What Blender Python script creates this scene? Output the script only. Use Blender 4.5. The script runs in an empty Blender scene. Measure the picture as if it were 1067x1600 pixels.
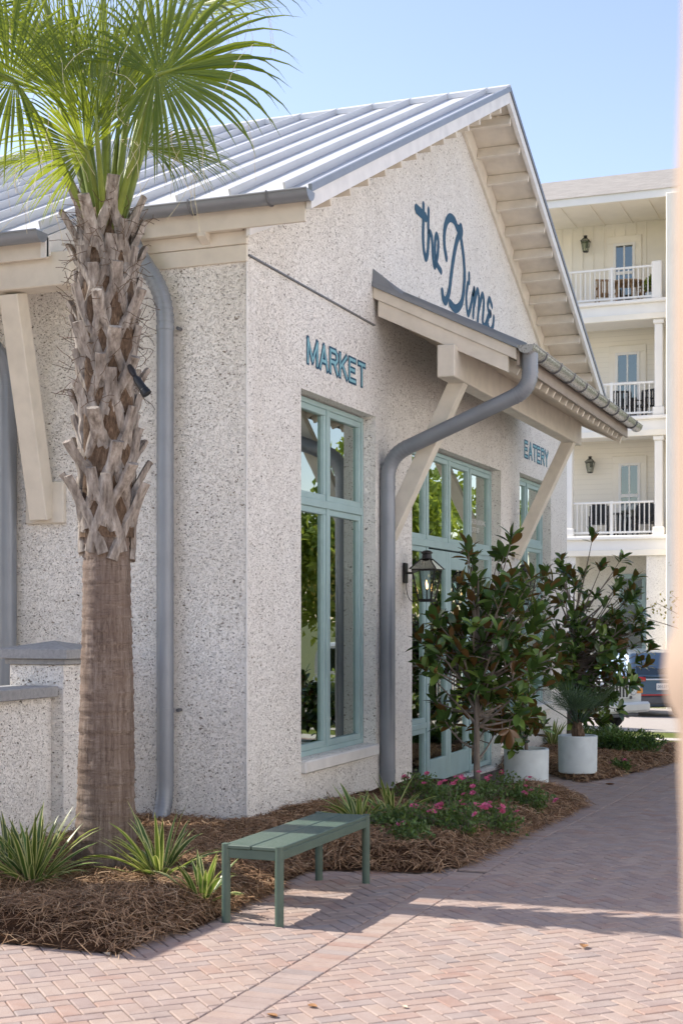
import bpy, math, random
import numpy as np
from mathutils import Vector, Matrix
random.seed(7); RNG = np.random.default_rng(7)
R = math.radians
SC = bpy.context.scene
COL = SC.collection

# ------------------------------------------------------------------ camera
F, HY, CX, CAMH, YAW = 2222.0, 965.0, 533.5, 1.7, R(21.3)
cam_d = bpy.data.cameras.new('camera'); cam = bpy.data.objects.new('camera', cam_d); COL.objects.link(cam)
cam.location = (0, 0, CAMH); cam.rotation_euler = (R(90), 0, YAW)
cam_d.sensor_fit = 'VERTICAL'; cam_d.sensor_height = 36.0; cam_d.sensor_width = 24.0
cam_d.lens = F / 1600.0 * 36.0
cam_d.shift_y = (HY - 800.0) / 1600.0
cam_d.clip_start = 0.05; cam_d.clip_end = 2000
cam_d.dof.use_dof = True; cam_d.dof.focus_distance = 11.0; cam_d.dof.aperture_fstop = 5.6
SC.camera = cam

# ------------------------------------------------------------------ sky, sun, exposure
SUN_DIR = Vector((1.05, 0.045, -1.0)).normalized()          # the way the light travels
world = bpy.data.worlds.new('World'); SC.world = world; world.use_nodes = True
wn = world.node_tree; wn.nodes.clear()
w_out = wn.nodes.new('ShaderNodeOutputWorld'); w_bg = wn.nodes.new('ShaderNodeBackground'); w_sky = wn.nodes.new('ShaderNodeTexSky')
w_sky.sky_type = 'NISHITA'; w_sky.sun_disc = False
w_sky.sun_elevation = math.asin(-SUN_DIR.z); w_sky.sun_rotation = math.atan2(-SUN_DIR.x, -SUN_DIR.y)
w_sky.air_density = 1.0; w_sky.dust_density = 0.6; w_sky.ozone_density = 1.2; w_sky.altitude = 5
w_bg.inputs['Strength'].default_value = 0.112
w_mul = wn.nodes.new('ShaderNodeMix'); w_mul.data_type = 'RGBA'; w_mul.blend_type = 'MULTIPLY'; w_mul.inputs[0].default_value = 1.0
w_mul.inputs[7].default_value = (1.05, .91, .89, 1)      # the photograph's white balance
wn.links.new(w_sky.outputs[0], w_mul.inputs[6]); wn.links.new(w_mul.outputs[2], w_bg.inputs[0]); wn.links.new(w_bg.outputs[0], w_out.inputs[0])
sun_d = bpy.data.lights.new('sun', 'SUN'); sun = bpy.data.objects.new('sun', sun_d); COL.objects.link(sun)
sun_d.energy = 2.75; sun_d.angle = R(0.53); sun_d.color = (1.0, 0.94, 0.85)
sun.rotation_euler = SUN_DIR.to_track_quat('-Z', 'Y').to_euler(); sun.location = (-20, -2, 25)
SC.view_settings.view_transform = 'Standard'; SC.view_settings.look = 'None'
SC.view_settings.gamma = 1.0; SC.view_settings.use_curve_mapping = False
SC.view_settings.exposure = 1.46
SC.render.engine = 'CYCLES'
SC.cycles.max_bounces = 8; SC.cycles.transparent_max_bounces = 12; SC.cycles.diffuse_bounces = 4

# ------------------------------------------------------------------ geometry helpers
RV = np.array([math.cos(YAW), math.sin(YAW), 0.0]); FV = np.array([-math.sin(YAW), math.cos(YAW), 0.0])
def ray(px, py):
    return (px - CX) / F * RV + FV + np.array([0, 0, (HY - py) / F])
def on(px, py, axis, val):
    """pixel direction met with the plane axis = val"""
    d = ray(px, py); o = np.array([0, 0, CAMH]); k = 'xyz'.index(axis)
    return o + d * (val - o[k]) / d[k]
def zg(y):
    return -0.027 * min(max(y - 10.5, 0.0), 34.5)
def ground(px, py, dz=0.0):
    d = ray(px, py); t = (CAMH - dz) / -d[2]
    for _ in range(12):
        t = (CAMH - dz - zg(d[1] * t)) / -d[2]
    p = d * t; return np.array([p[0], p[1], zg(p[1]) + dz])
def at_depth(px, py, depth):
    d = ray(px, py); return np.array([0, 0, CAMH]) + d * depth
def depth_of(p): return float(np.dot(np.asarray(p) - [0, 0, CAMH], FV))
def pxof(p):
    q = np.asarray(p, float)-[0, 0, CAMH]; d = np.dot(q, FV); return CX+F*np.dot(q, RV)/d, HY-F*q[2]/d
def in_frame(p, m=0.02):
    q = np.asarray(p) - [0, 0, CAMH]; d = np.dot(q, FV)
    if d < .5: return False
    return abs(np.dot(q, RV) / d) < .2401 + m and -(1600 - HY) / F - m < q[2] / d < HY / F + m

class MB:
    """collects geometry for ONE mesh object"""
    def __init__(s): s.v = []; s.f = []; s.t = []; s.uv = []; s.mi = []
    def add(s, verts, faces, tint=0.0, uvs=None, mi=0):
        b = len(s.v); s.v.extend([tuple(map(float, p)) for p in verts])
        for i, f in enumerate(faces):
            s.f.append(tuple(b + k for k in f)); s.t.append(tint); s.mi.append(mi)
            s.uv.append([uvs[k] for k in f] if uvs is not None else None)
        return s
    def box(s, lo, hi, bev=0.0, M=None, tint=0.0):
        lo = np.array(lo, float); hi = np.array(hi, float); lo, hi = np.minimum(lo, hi), np.maximum(lo, hi)
        c = (lo + hi) / 2; h = (hi - lo) / 2
        if bev <= 0:
            vs = [c + h * np.array(q) for q in [(-1,-1,-1),(1,-1,-1),(1,1,-1),(-1,1,-1),(-1,-1,1),(1,-1,1),(1,1,1),(-1,1,1)]]
            fs = [(0,3,2,1),(4,5,6,7),(0,1,5,4),(1,2,6,5),(2,3,7,6),(3,0,4,7)]
        else:
            bev = min(bev, h.min() * .9); vs = []; idx = {}
            for sx in (-1, 1):
                for sy in (-1, 1):
                    for sz in (-1, 1):
                        S = np.array([sx, sy, sz])
                        for k in range(3):
                            e = h - bev; e = e.copy(); e[k] = h[k]
                            idx[(sx, sy, sz, k)] = len(vs); vs.append(c + S * e)
            fs = []
            for k in range(3):
                a, b = [(1, 2), (2, 0), (0, 1)][k]
                for sg in (-1, 1):
                    q = []
                    for (u, w) in [(-1,-1),(1,-1),(1,1),(-1,1)]:
                        S = [0,0,0]; S[k] = sg; S[a] = u; S[b] = w; q.append(idx[(*S, k)])
                    fs.append(tuple(q) if sg > 0 else tuple(reversed(q)))
            for k in range(3):           # edges along axis k
                a, b = [(1, 2), (2, 0), (0, 1)][k]
                for sa in (-1, 1):
                    for sb in (-1, 1):
                        S0 = [0,0,0]; S0[k] = -1; S0[a] = sa; S0[b] = sb; S1 = list(S0); S1[k] = 1
                        q = [idx[(*S0, a)], idx[(*S1, a)], idx[(*S1, b)], idx[(*S0, b)]]
                        fs.append(tuple(q) if sa * sb < 0 else tuple(reversed(q)))
            for sx in (-1, 1):
                for sy in (-1, 1):
                    for sz in (-1, 1):
                        q = [idx[(sx, sy, sz, k)] for k in range(3)]
                        fs.append(tuple(q) if sx * sy * sz > 0 else tuple(reversed(q)))
        if M is not None: vs = [np.array(M @ Vector(p)) for p in vs]
        return s.add(vs, fs, tint)
    def beam(s, a, b, w, h, bev=0.004, up=(0, 0, 1)):
        """rectangular bar from a to b; w across, h along up"""
        a = np.array(a, float); b = np.array(b, float); d = b - a; L = np.linalg.norm(d); d /= L
        u = np.array(up, float); u -= d * u.dot(d); u /= np.linalg.norm(u); x = np.cross(d, u)
        M = Matrix(((x[0], d[0], u[0], a[0]), (x[1], d[1], u[1], a[1]), (x[2], d[2], u[2], a[2]), (0, 0, 0, 1)))
        return s.box((-w/2, 0, -h/2), (w/2, L, h/2), bev, M)
    def tube(s, path, rad, seg=12, caps=True, tint=0.0):
        P = [np.array(p, float) for p in path]; n = len(P)
        rs = rad if hasattr(rad, '__len__') else [rad] * n
        T = []
        for i in range(n):
            d = P[min(i+1, n-1)] - P[max(i-1, 0)]; T.append(d / (np.linalg.norm(d) + 1e-12))
        u = np.cross(T[0], [0, 0, 1.0]);
        if np.linalg.norm(u) < .05: u = np.array([1.0, 0, 0])
        u /= np.linalg.norm(u); vs = []
        for i in range(n):
            u = u - T[i] * u.dot(T[i]); u /= np.linalg.norm(u); w = np.cross(T[i], u)
            for k in range(seg):
                a = 2 * math.pi * k / seg; vs.append(P[i] + rs[i] * (math.cos(a) * u + math.sin(a) * w))
        fs = [(i*seg+k, i*seg+(k+1) % seg, (i+1)*seg+(k+1) % seg, (i+1)*seg+k) for i in range(n-1) for k in range(seg)]
        if caps: fs += [tuple(reversed(range(seg))), tuple((n-1)*seg + k for k in range(seg))]
        return s.add(vs, fs, tint)
    def lathe(s, prof, c=(0, 0, 0), seg=32, wob=None, closed=False):
        n = len(prof); vs = []
        for i, (r, z) in enumerate(prof):
            for k in range(seg):
                a = 2 * math.pi * k / seg; rr = r * (wob(a, z) if wob else 1)
                vs.append((c[0] + rr * math.cos(a), c[1] + rr * math.sin(a), c[2] + z))
        fs = [(i*seg+k, i*seg+(k+1) % seg, (i+1)*seg+(k+1) % seg, (i+1)*seg+k) for i in range(n-1) for k in range(seg)]
        if closed: fs += [tuple(reversed(range(seg))), tuple((n-1)*seg + k for k in range(seg))]
        return s.add(vs, fs)
    def prism(s, poly, d):
        """planar polygon (3-D points) extruded by vector d"""
        n = len(poly); P = [np.array(p, float) for p in poly]; d = np.array(d, float)
        nrm = np.zeros(3)
        for i in range(n): nrm += np.cross(P[i], P[(i+1) % n])
        if nrm.dot(d) > 0: P.reverse()
        vs = P + [p + d for p in P]
        fs = [tuple(range(n)), tuple(reversed(range(n, 2*n)))] + [(i, i+n, (i+1) % n + n, (i+1) % n) for i in range(n)]
        return s.add(vs, fs)
    def quad(s, a, b, c, d, tint=0.0): return s.add([a, b, c, d], [(0, 1, 2, 3)], tint)
    def build(s, name, mat, parent=None, origin=None, smooth=None, kind=None, tints=False):
        me = bpy.data.meshes.new(name)
        V = np.array(s.v, float).reshape(-1, 3)
        o = np.zeros(3)
        if origin is not None: o = np.array(origin, float)
        elif parent is not None: o = np.array(WORLD.get(parent.name, (0, 0, 0)), float)
        me.from_pydata((V - o).tolist(), [], s.f)
        for m in (mat if isinstance(mat, (list, tuple)) else [mat]): me.materials.append(m)
        if any(s.mi): me.polygons.foreach_set('material_index', s.mi)
        if any(u is not None for u in s.uv):
            lay = me.uv_layers.new(name='UVMap'); arr = []
            for f, u in zip(s.f, s.uv):
                arr.extend([c for q in (u if u is not None else [(0, 0)] * len(f)) for c in q])
            lay.data.foreach_set('uv', arr)
        if tints:
            a = me.attributes.new('tint', 'FLOAT', 'FACE'); a.data.foreach_set('value', s.t)
        if smooth is not None:
            me.polygons.foreach_set('use_smooth', [True] * len(me.polygons))
            me.set_sharp_from_angle(angle=R(smooth))
        me.update()
        ob = bpy.data.objects.new(name, me); COL.objects.link(ob)
        if parent is not None:
            ob.parent = parent; WORLD[ob.name] = tuple(o)
        else:
            ob.location = o; WORLD[ob.name] = tuple(o)
        if kind: ob['kind'] = kind
        return ob
WORLD = {}
def thing(name, loc, label, cat, group=None, rz=0.0):
    o = bpy.data.objects.new(name, None); COL.objects.link(o); o.location = loc; o.rotation_euler.z = rz
    o.empty_display_size = .2
    o['label'] = label; o['category'] = cat
    if group: o['group'] = group
    WORLD[o.name] = tuple(loc); return o
def tag(o, label, cat, group=None):
    o['label'] = label; o['category'] = cat
    if group: o['group'] = group
    return o
def copy_tree(o, parent=None):
    c = o.copy(); COL.objects.link(c); WORLD[c.name] = WORLD.get(o.name, (0, 0, 0))
    if parent is not None: c.parent = parent
    for ch in list(o.children): copy_tree(ch, c)
    return c
def inst(src, name, parent, M):
    """another piece that shares src's mesh; M is relative to the parent"""
    o = bpy.data.objects.new(name, src); COL.objects.link(o); o.parent = parent; o.matrix_basis = M
    return o
def local(name):
    """a root built round its own origin"""
    WORLD[name] = (0, 0, 0)
def catmull(pts, n=6):
    P = [np.array(p, float) for p in pts]; P = [2*P[0]-P[1]] + P + [2*P[-1]-P[-2]]; out = []
    for i in range(1, len(P)-2):
        for k in range(n):
            t = k / n; a, b, c, d = P[i-1], P[i], P[i+1], P[i+2]
            out.append(.5*((2*b)+(c-a)*t+(2*a-5*b+4*c-d)*t*t+(3*b-a-3*c+d)*t**3))
    out.append(P[-2]); return out
def bend(pts, rad=.12, n=6):
    """polyline with rounded corners"""
    P = [np.array(p, float) for p in pts]; out = [P[0]]
    for i in range(1, len(P)-1):
        a = P[i-1]-P[i]; b = P[i+1]-P[i]; la, lb = np.linalg.norm(a), np.linalg.norm(b)
        r = min(rad, la*.48, lb*.48); p0 = P[i]+a/la*r; p1 = P[i]+b/lb*r
        for k in range(n+1):
            t = k/n; out.append((1-t)**2*p0+2*t*(1-t)*P[i]+t*t*p1)
    out.append(P[-1]); return out

# ------------------------------------------------------------------ materials
def mat(name):
    m = bpy.data.materials.new(name); m.use_nodes = True; nt = m.node_tree; nt.nodes.clear()
    out = nt.nodes.new('ShaderNodeOutputMaterial'); return m, nt, out
def nd(nt, t, **kw):
    n = nt.nodes.new('ShaderNode' + t)
    for k, v in kw.items():
        if k.startswith('i_'):
            key = k[2:].replace('_', ' ')
            n.inputs[key].default_value = v
        else: setattr(n, k, v)
    return n
def ramp(nt, stops, src, interp='LINEAR'):
    r = nt.nodes.new('ShaderNodeValToRGB'); cr = r.color_ramp; cr.interpolation = interp
    while len(cr.elements) < len(stops): cr.elements.new(.5)
    for e, (p, c) in zip(cr.elements, stops):
        e.position = p; e.color = (*c, 1) if len(c) == 3 else c
    nt.links.new(src, r.inputs[0]); return r.outputs[0]
def g(v): return (v, v, v)
def mixc(nt, fac, a, b, mode='MIX'):
    m = nt.nodes.new('ShaderNodeMix'); m.data_type = 'RGBA'; m.blend_type = mode
    for sock, val in ((m.inputs[0], fac), (m.inputs[6], a), (m.inputs[7], b)):
        if hasattr(val, 'is_output'): nt.links.new(val, sock)
        elif isinstance(val, (int, float)): sock.default_value = val
        else: sock.default_value = (*val, 1)
    return m.outputs[2]
def coords(nt, kind='pos', scale=(1, 1, 1), rot=(0, 0, 0)):
    if kind == 'pos': src = nd(nt, 'NewGeometry').outputs['Position']
    elif kind == 'obj': src = nd(nt, 'TexCoord').outputs['Object']
    else: src = nd(nt, 'TexCoord').outputs['UV']
    m = nd(nt, 'Mapping'); m.inputs['Scale'].default_value = scale; m.inputs['Rotation'].default_value = rot
    nt.links.new(src, m.inputs['Vector']); return m.outputs[0]
def noise(nt, vec, scale, detail=4, rough=.55):
    n = nd(nt, 'TexNoise'); n.inputs['Scale'].default_value = scale; n.inputs['Detail'].default_value = detail
    n.inputs['Roughness'].default_value = rough; nt.links.new(vec, n.inputs['Vector']); return n.outputs['Fac']
def finish(nt, out, col, rough=.6, metal=0.0, bump=None, bstr=.3, bdist=.01, spec=.5, coat=0.0):
    p = nd(nt, 'BsdfPrincipled')
    for key, val in (('Base Color', col), ('Roughness', rough), ('Metallic', metal), ('Specular IOR Level', spec), ('Coat Weight', coat)):
        if hasattr(val, 'is_output'): nt.links.new(val, p.inputs[key])
        else: p.inputs[key].default_value = (*val, 1) if isinstance(val, tuple) else val
    if bump is not None:
        b = nd(nt, 'Bump'); b.inputs['Strength'].default_value = bstr; b.inputs['Distance'].default_value = bdist
        nt.links.new(bump, b.inputs['Height']); nt.links.new(b.outputs[0], p.inputs['Normal'])
    nt.links.new(p.outputs[0], out.inputs[0]); return p
def paint(name, col, rough=.5, var=.08, scale=6.0, metal=0.0, bump=.06, spec=.4):
    """painted surface: slight mottling, faint grime and a fine orange-peel relief"""
    m, nt, out = mat(name); v = coords(nt, 'pos')
    n1 = noise(nt, v, scale, 5); n2 = noise(nt, v, scale * 14, 3)
    c = ramp(nt, [(.25, tuple(x*(1-var*1.6) for x in col)), (.55, col), (.8, tuple(min(1, x*(1+var)) for x in col))], n1)
    rr = ramp(nt, [(.3, g(max(.05, rough-.08))), (.7, g(min(1, rough+.1)))], n2)
    finish(nt, out, c, rr, metal, n2, bump if metal < .5 else .006, .004, spec); return m

def stucco_mat():
    m, nt, out = mat('tabby_stucco')
    base = coords(nt, 'pos')
    wv = nd(nt, 'TexNoise'); wv.inputs['Scale'].default_value = 9; wv.inputs['Detail'].default_value = 2
    nt.links.new(base, wv.inputs['Vector'])
    wa = nd(nt, 'VectorMath', operation='MULTIPLY_ADD'); nt.links.new(wv.outputs['Color'], wa.inputs[0])
    wa.inputs[1].default_value = (.06, .06, .06); nt.links.new(base, wa.inputs[2])
    dark = None; rim = None
    for sc, rot, thr, sel in [((26, 26, 52), (R(35), R(20), 0), .25, .54), ((42, 42, 78), (R(-40), R(-30), R(30)), .25, .52),
                              ((74, 74, 44), (R(10), R(70), 0), .25, .54), ((17, 17, 36), (R(60), R(-25), R(10)), .24, .66),
                              ((95, 95, 95), (0, 0, 0), .28, .62)]:
        mp = nd(nt, 'Mapping'); mp.inputs['Scale'].default_value = sc; mp.inputs['Rotation'].default_value = rot
        nt.links.new(wa.outputs[0], mp.inputs[0])
        vo = nd(nt, 'TexVoronoi'); vo.inputs['Scale'].default_value = 1.0; nt.links.new(mp.outputs[0], vo.inputs['Vector'])
        dm = ramp(nt, [(thr*.75, g(1)), (thr, g(0))], vo.outputs['Distance'])
        sp = nd(nt, 'SeparateColor'); nt.links.new(vo.outputs['Color'], sp.inputs[0])
        pick = ramp(nt, [(sel+.06, g(0)), (sel+.26, g(1))], sp.outputs[0])
        k = mixc(nt, 1.0, dm, pick, 'MULTIPLY')
        dark = k if dark is None else mixc(nt, 1.0, dark, k, 'LIGHTEN')
        pk2 = ramp(nt, [(.45, g(0)), (.5, g(1))], sp.outputs[1])
        r_ = mixc(nt, 1.0, ramp(nt, [(thr*.9, g(0)), (thr*1.15, g(1)), (thr*1.5, g(0))], vo.outputs['Distance']), pk2, 'MULTIPLY')
        rim = r_ if rim is None else mixc(nt, 1.0, rim, r_, 'LIGHTEN')
    n1 = noise(nt, base, 1.3, 5); n2 = noise(nt, base, 60, 4)
    dark = mixc(nt, 1.0, dark, ramp(nt, [(.34, g(.6)), (.52, g(1))], noise(nt, base, 3.4, 3)), 'MULTIPLY')
    stain = mixc(nt, 1.0, ramp(nt, [(.48, g(0)), (.72, g(.32))], noise(nt, coords(nt, 'pos', (5, 5, .35)), 1.0, 5)), ramp(nt, [(.42, g(0)), (.62, g(1))], noise(nt, base, .7, 3)), 'MULTIPLY')
    c = ramp(nt, [(.25, (.84, .80, .73)), (.5, (.90, .865, .80)), (.8, (.92, .89, .83))], n1)
    c = mixc(nt, ramp(nt, [(.35, g(.22)), (.55, g(0))], n2), c, (.50, .46, .41))
    c = mixc(nt, stain, c, (.60, .54, .46))
    c = mixc(nt, mixc(nt, 1.0, rim, (.35, .35, .35), 'MULTIPLY'), c, (.9, .87, .81))
    dcol = ramp(nt, [(.34, (.05, .042, .036)), (.46, (.19, .145, .105)), (.75, (.34, .265, .195))], noise(nt, base, 33, 2))
    c = mixc(nt, mixc(nt, 1.0, dark, (.97, .97, .97), 'MULTIPLY'), c, dcol)
    hgt = mixc(nt, .55, mixc(nt, .5, rim, n2), dark, 'SUBTRACT')
    finish(nt, out, c, .85, 0, hgt, .75, .012, .25); return m

def brick_mat(name, attr):
    m, nt, out = mat(name)
    if attr: a = nd(nt, 'Attribute', attribute_name='tint').outputs['Fac']
    else: a = nd(nt, 'ObjectInfo').outputs['Random']
    v = coords(nt, 'pos')
    c = ramp(nt, [(0, (.315, .195, .150)), (.2, (.345, .257, .208)), (.4, (.27, .200, .177)), (.55, (.37, .283, .230)), (.7, (.32, .227, .181)), (.85, (.275, .227, .207)), (1, (.37, .267, .217))], a)
    n = noise(nt, v, 9, 6); n2 = noise(nt, v, 160, 3); n3 = noise(nt, v, 1.1, 4)
    c = mixc(nt, ramp(nt, [(.35, g(0)), (.75, g(.45))], n), c, (.45, .375, .335))
    c = mixc(nt, ramp(nt, [(.4, g(0)), (.7, g(.28))], n3), c, (.30, .23, .21))
    c = mixc(nt, ramp(nt, [(.36, g(.5)), (.48, g(0))], n2), c, (.22, .16, .14))
    c = mixc(nt, ramp(nt, [(.60, g(0)), (.70, g(.45))], noise(nt, v, 2.3, 7, .6)), c, (.20, .155, .14))
    finish(nt, out, c, .82, 0, n2, .5, .003, .3); return m

def leaf_mat(name, top, under=None, trans=.35, gloss=.35, tintvar=True, variegated=False, transcol=None, warm=None):
    m, nt, out = mat(name)
    v = coords(nt, 'pos'); n = noise(nt, v, 7, 2)
    rnd = nd(nt, 'Attribute', attribute_name='tint').outputs['Fac'] if tintvar else nd(nt, 'ObjectInfo').outputs['Random']
    w = warm or tuple(min(1, x*1.7) for x in top)
    c = ramp(nt, [(0, tuple(x*.6 for x in top)), (.5, top), (.9, w)], rnd)
    c = mixc(nt, ramp(nt, [(.3, g(0)), (.8, g(.4))], n), c, tuple(x*.55 for x in top))
    if variegated:
        uv = nd(nt, 'SeparateXYZ'); nt.links.new(nd(nt, 'TexCoord').outputs['UV'], uv.inputs[0])
        mm = nd(nt, 'Math', operation='SUBTRACT'); mm.inputs[1].default_value = .5; nt.links.new(uv.outputs[0], mm.inputs[0])
        ab = nd(nt, 'Math', operation='ABSOLUTE'); nt.links.new(mm.outputs[0], ab.inputs[0])
        c = mixc(nt, ramp(nt, [(.28, g(0)), (.36, g(1))], ab.outputs[0]), c, (.62, .60, .26))
    if under:
        c = mixc(nt, nd(nt, 'NewGeometry').outputs['Backfacing'], c, ramp(nt, [(.55, tuple(x*.9 for x in top)), (.62, under), (1, tuple(x*.7 for x in under))], rnd))
    p = nd(nt, 'BsdfPrincipled'); p.inputs['Roughness'].default_value = gloss; p.inputs['Specular IOR Level'].default_value = .45
    nt.links.new(c, p.inputs['Base Color'])
    t = nd(nt, 'BsdfTranslucent')
    if transcol: t.inputs[0].default_value = (*transcol, 1)
    else: nt.links.new(mixc(nt, .5, c, (.35, .45, .05)), t.inputs[0])
    mx = nd(nt, 'MixShader'); mx.inputs[0].default_value = trans
    nt.links.new(p.outputs[0], mx.inputs[1]); nt.links.new(t.outputs[0], mx.inputs[2]); nt.links.new(mx.outputs[0], out.inputs[0]); return m

def bark_mat(name, a, b, c2, vs=(1, 1, .15), sc=30, bstr=.8):
    m, nt, out = mat(name); v = coords(nt, 'pos', vs); v2 = coords(nt, 'pos')
    n = noise(nt, v, sc, 6, .65); n2 = noise(nt, v2, 5, 4)
    c = ramp(nt, [(.3, a), (.5, b), (.72, c2)], n)
    c = mixc(nt, ramp(nt, [(.4, g(0)), (.7, g(.5))], n2), c, a)
    finish(nt, out, c, .9, 0, n, bstr, .012, .2); return m

def trunk_mat():
    m, nt, out = mat('palm_trunk_bark'); v = coords(nt, 'pos', (1, 1, .06)); v2 = coords(nt, 'pos')
    vr = coords(nt, 'pos', (1.1, 1.1, 9.0))
    n = noise(nt, v, 48, 8, .75); n2 = noise(nt, v2, 6, 5); n3 = noise(nt, vr, 2.4, 4, .6); n4 = noise(nt, coords(nt, 'pos', (2.2, 2.2, 12)), 4, 4)
    c = ramp(nt, [(.28, (.045, .03, .023)), (.43, (.155, .115, .09)), (.6, (.27, .215, .175)), (.8, (.43, .37, .32))], n)
    c = mixc(nt, ramp(nt, [(.42, g(0)), (.62, g(.55))], n2), c, (.16, .115, .09))
    c = mixc(nt, ramp(nt, [(.50, g(0)), (.515, g(.5)), (.53, g(0))], n3), c, (.07, .048, .036))
    c = mixc(nt, ramp(nt, [(.62, g(0)), (.67, g(.28)), (.7, g(0))], n4), c, (.44, .37, .31))
    h = mixc(nt, .5, n, n3)
    finish(nt, out, c, .92, 0, h, 1.0, .02, .15); return m

def straw_mat(name='pine_straw'):
    m, nt, out = mat(name); a = nd(nt, 'Attribute', attribute_name='tint').outputs['Fac']
    c = ramp(nt, [(0, (.09, .048, .026)), (.35, (.235, .132, .070)), (.7, (.39, .24, .13)), (.92, (.54, .37, .22)), (1, (.62, .46, .30))], a)
    p = finish(nt, out, c, .75, spec=.3); return m
def mulch_mat():
    m, nt, out = mat('straw_floor'); v = coords(nt, 'pos'); n = noise(nt, v, 40, 6, .7)
    c = ramp(nt, [(.3, (.025, .014, .009)), (.55, (.09, .048, .026)), (.75, (.17, .095, .05))], n)
    finish(nt, out, c, .95, 0, n, .9, .03, .1); return m

def glass_mat(name='window_glass', tint=(.50, .58, .53), boost=2.1, lo=.12):
    m, nt, out = mat(name)
    fr = nd(nt, 'Fresnel'); fr.inputs['IOR'].default_value = 1.62
    mu = nd(nt, 'Math', operation='MULTIPLY_ADD'); mu.inputs[1].default_value = boost; mu.inputs[2].default_value = lo; mu.use_clamp = True
    nt.links.new(fr.outputs[0], mu.inputs[0])
    gl = nd(nt, 'BsdfGlossy'); gl.inputs['Roughness'].default_value = .004; gl.inputs['Color'].default_value = (.93, 1.0, .94, 1)
    n = noise(nt, coords(nt, 'pos'), 2.2, 1); b = nd(nt, 'Bump'); b.inputs['Strength'].default_value = .03; b.inputs['Distance'].default_value = .02
    nt.links.new(n, b.inputs['Height']); nt.links.new(b.outputs[0], gl.inputs['Normal'])
    tr = nd(nt, 'BsdfTransparent'); tr.inputs[0].default_value = (*tint, 1)
    mx = nd(nt, 'MixShader'); nt.links.new(mu.outputs[0], mx.inputs[0]); nt.links.new(tr.outputs[0], mx.inputs[1]); nt.links.new(gl.outputs[0], mx.inputs[2])
    nt.links.new(mx.outputs[0], out.inputs[0]); return m
def ground_mat(name, stops, sc=20, rough=.9, bstr=.4, bd=.02, det=6):
    m, nt, out = mat(name); v = coords(nt, 'pos'); n = noise(nt, v, sc, det, .65); n2 = noise(nt, v, sc*.06, 4)
    c = ramp(nt, stops, n); c = mixc(nt, ramp(nt, [(.35, g(0)), (.75, g(.35))], n2), c, stops[0][1])
    finish(nt, out, c, rough, 0, n, bstr, bd, .2); return m
def emit_mat(name, col, s):
    m, nt, out = mat(name); e = nd(nt, 'Emission'); e.inputs[0].default_value = (*col, 1); e.inputs[1].default_value = s
    nt.links.new(e.outputs[0], out.inputs[0]); return m
def siding_mat(name, col, pitch, axis=2, depth=.5):
    """lapped boards too far away to tell apart"""
    m, nt, out = mat(name); v = coords(nt, 'pos'); s = nd(nt, 'SeparateXYZ'); nt.links.new(v, s.inputs[0])
    d = nd(nt, 'Math', operation='DIVIDE'); d.inputs[1].default_value = pitch; nt.links.new(s.outputs[axis], d.inputs[0])
    fr = nd(nt, 'Math', operation='FRACT'); nt.links.new(d.outputs[0], fr.inputs[0])
    c = mixc(nt, ramp(nt, [(.0, g(.5)), (.08, g(0))], fr.outputs[0]), col, tuple(x*.6 for x in col))
    finish(nt, out, c, .6, 0, fr.outputs[0], depth, .02, .3); return m
def shingle_mat():
    m, nt, out = mat('roof_shingle'); v = coords(nt, 'pos', (1, 1, 1)); 
    br = nd(nt, 'TexBrick'); br.inputs['Scale'].default_value = 1; br.inputs['Brick Width'].default_value = .3; br.inputs['Row Height'].default_value = .14
    br.inputs['Mortar Size'].default_value = .006; br.inputs['Color1'].default_value = (.27, .25, .225, 1); br.inputs['Color2'].default_value = (.36, .335, .30, 1); br.inputs['Mortar'].default_value = (.16, .14, .12, 1)
    nt.links.new(v, br.inputs['Vector']); n = noise(nt, v, 8, 4)
    c = mixc(nt, ramp(nt, [(.3, g(0)), (.7, g(.5))], n), br.outputs['Color'], (.30, .28, .25))
    finish(nt, out, c, .9, 0, br.outputs['Fac'], .3, .01, .2); return m

M_ST = stucco_mat()
M_TRIM = paint('cream_trim', (.72, .66, .555), .55)
M_WHITE = paint('white_trim', (.76, .74, .70), .5)
M_ROOF = paint('roof_metal', (.62, .62, .62), .45, .04, 2.0, .12, .03)
M_GUT = paint('gutter_metal', (.255, .275, .30), .36, .07, 4.0, .2, .03)
M_EDGE = paint('edge_metal', (.16, .165, .175), .4, .06, 4.0, .3, .03)
M_GUTB = paint('bare_metal', (.55, .55, .54), .22, .05, 4.0, .9, .03)
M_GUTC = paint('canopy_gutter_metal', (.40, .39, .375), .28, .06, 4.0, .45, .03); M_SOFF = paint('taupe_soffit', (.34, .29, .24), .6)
M_TEAL = paint('teal_frame', (.36, .49, .48), .42, .06, 5)
M_GLASS = glass_mat()
M_DARKP = paint('lamp_iron', (.022, .018, .017), .45, .2, 20)
M_CAP = ground_mat('cap_concrete', [(.3, (.27, .27, .27)), (.6, (.36, .36, .355)), (.85, (.42, .415, .40))], 30, .85, .4, .004)
M_BR1 = brick_mat('paver_single', False); M_BR2 = brick_mat('paver_field', True)
M_JOINT = ground_mat('joint_sand', [(.3, (.09, .07, .06)), (.7, (.19, .155, .13))], 120, .95)
M_STRAW = straw_mat(); M_MULCH = mulch_mat()
M_BENCH = paint('bench_paint', (.082, .122, .094), .42, .1, 9)
M_NAVY = paint('sign_paint', (.02, .085, .15), .65, .15, 40, 0, .4)
M_SIGNL = paint('sign_light_teal', (.25, .50, .56), .65, .1, 40, 0, .4)
M_TRUNK = trunk_mat()
M_BOOT = bark_mat('palm_boot', (.10, .08, .065), (.315, .275, .235), (.53, .485, .43), (1, 1, .25), 32, .8)
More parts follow.
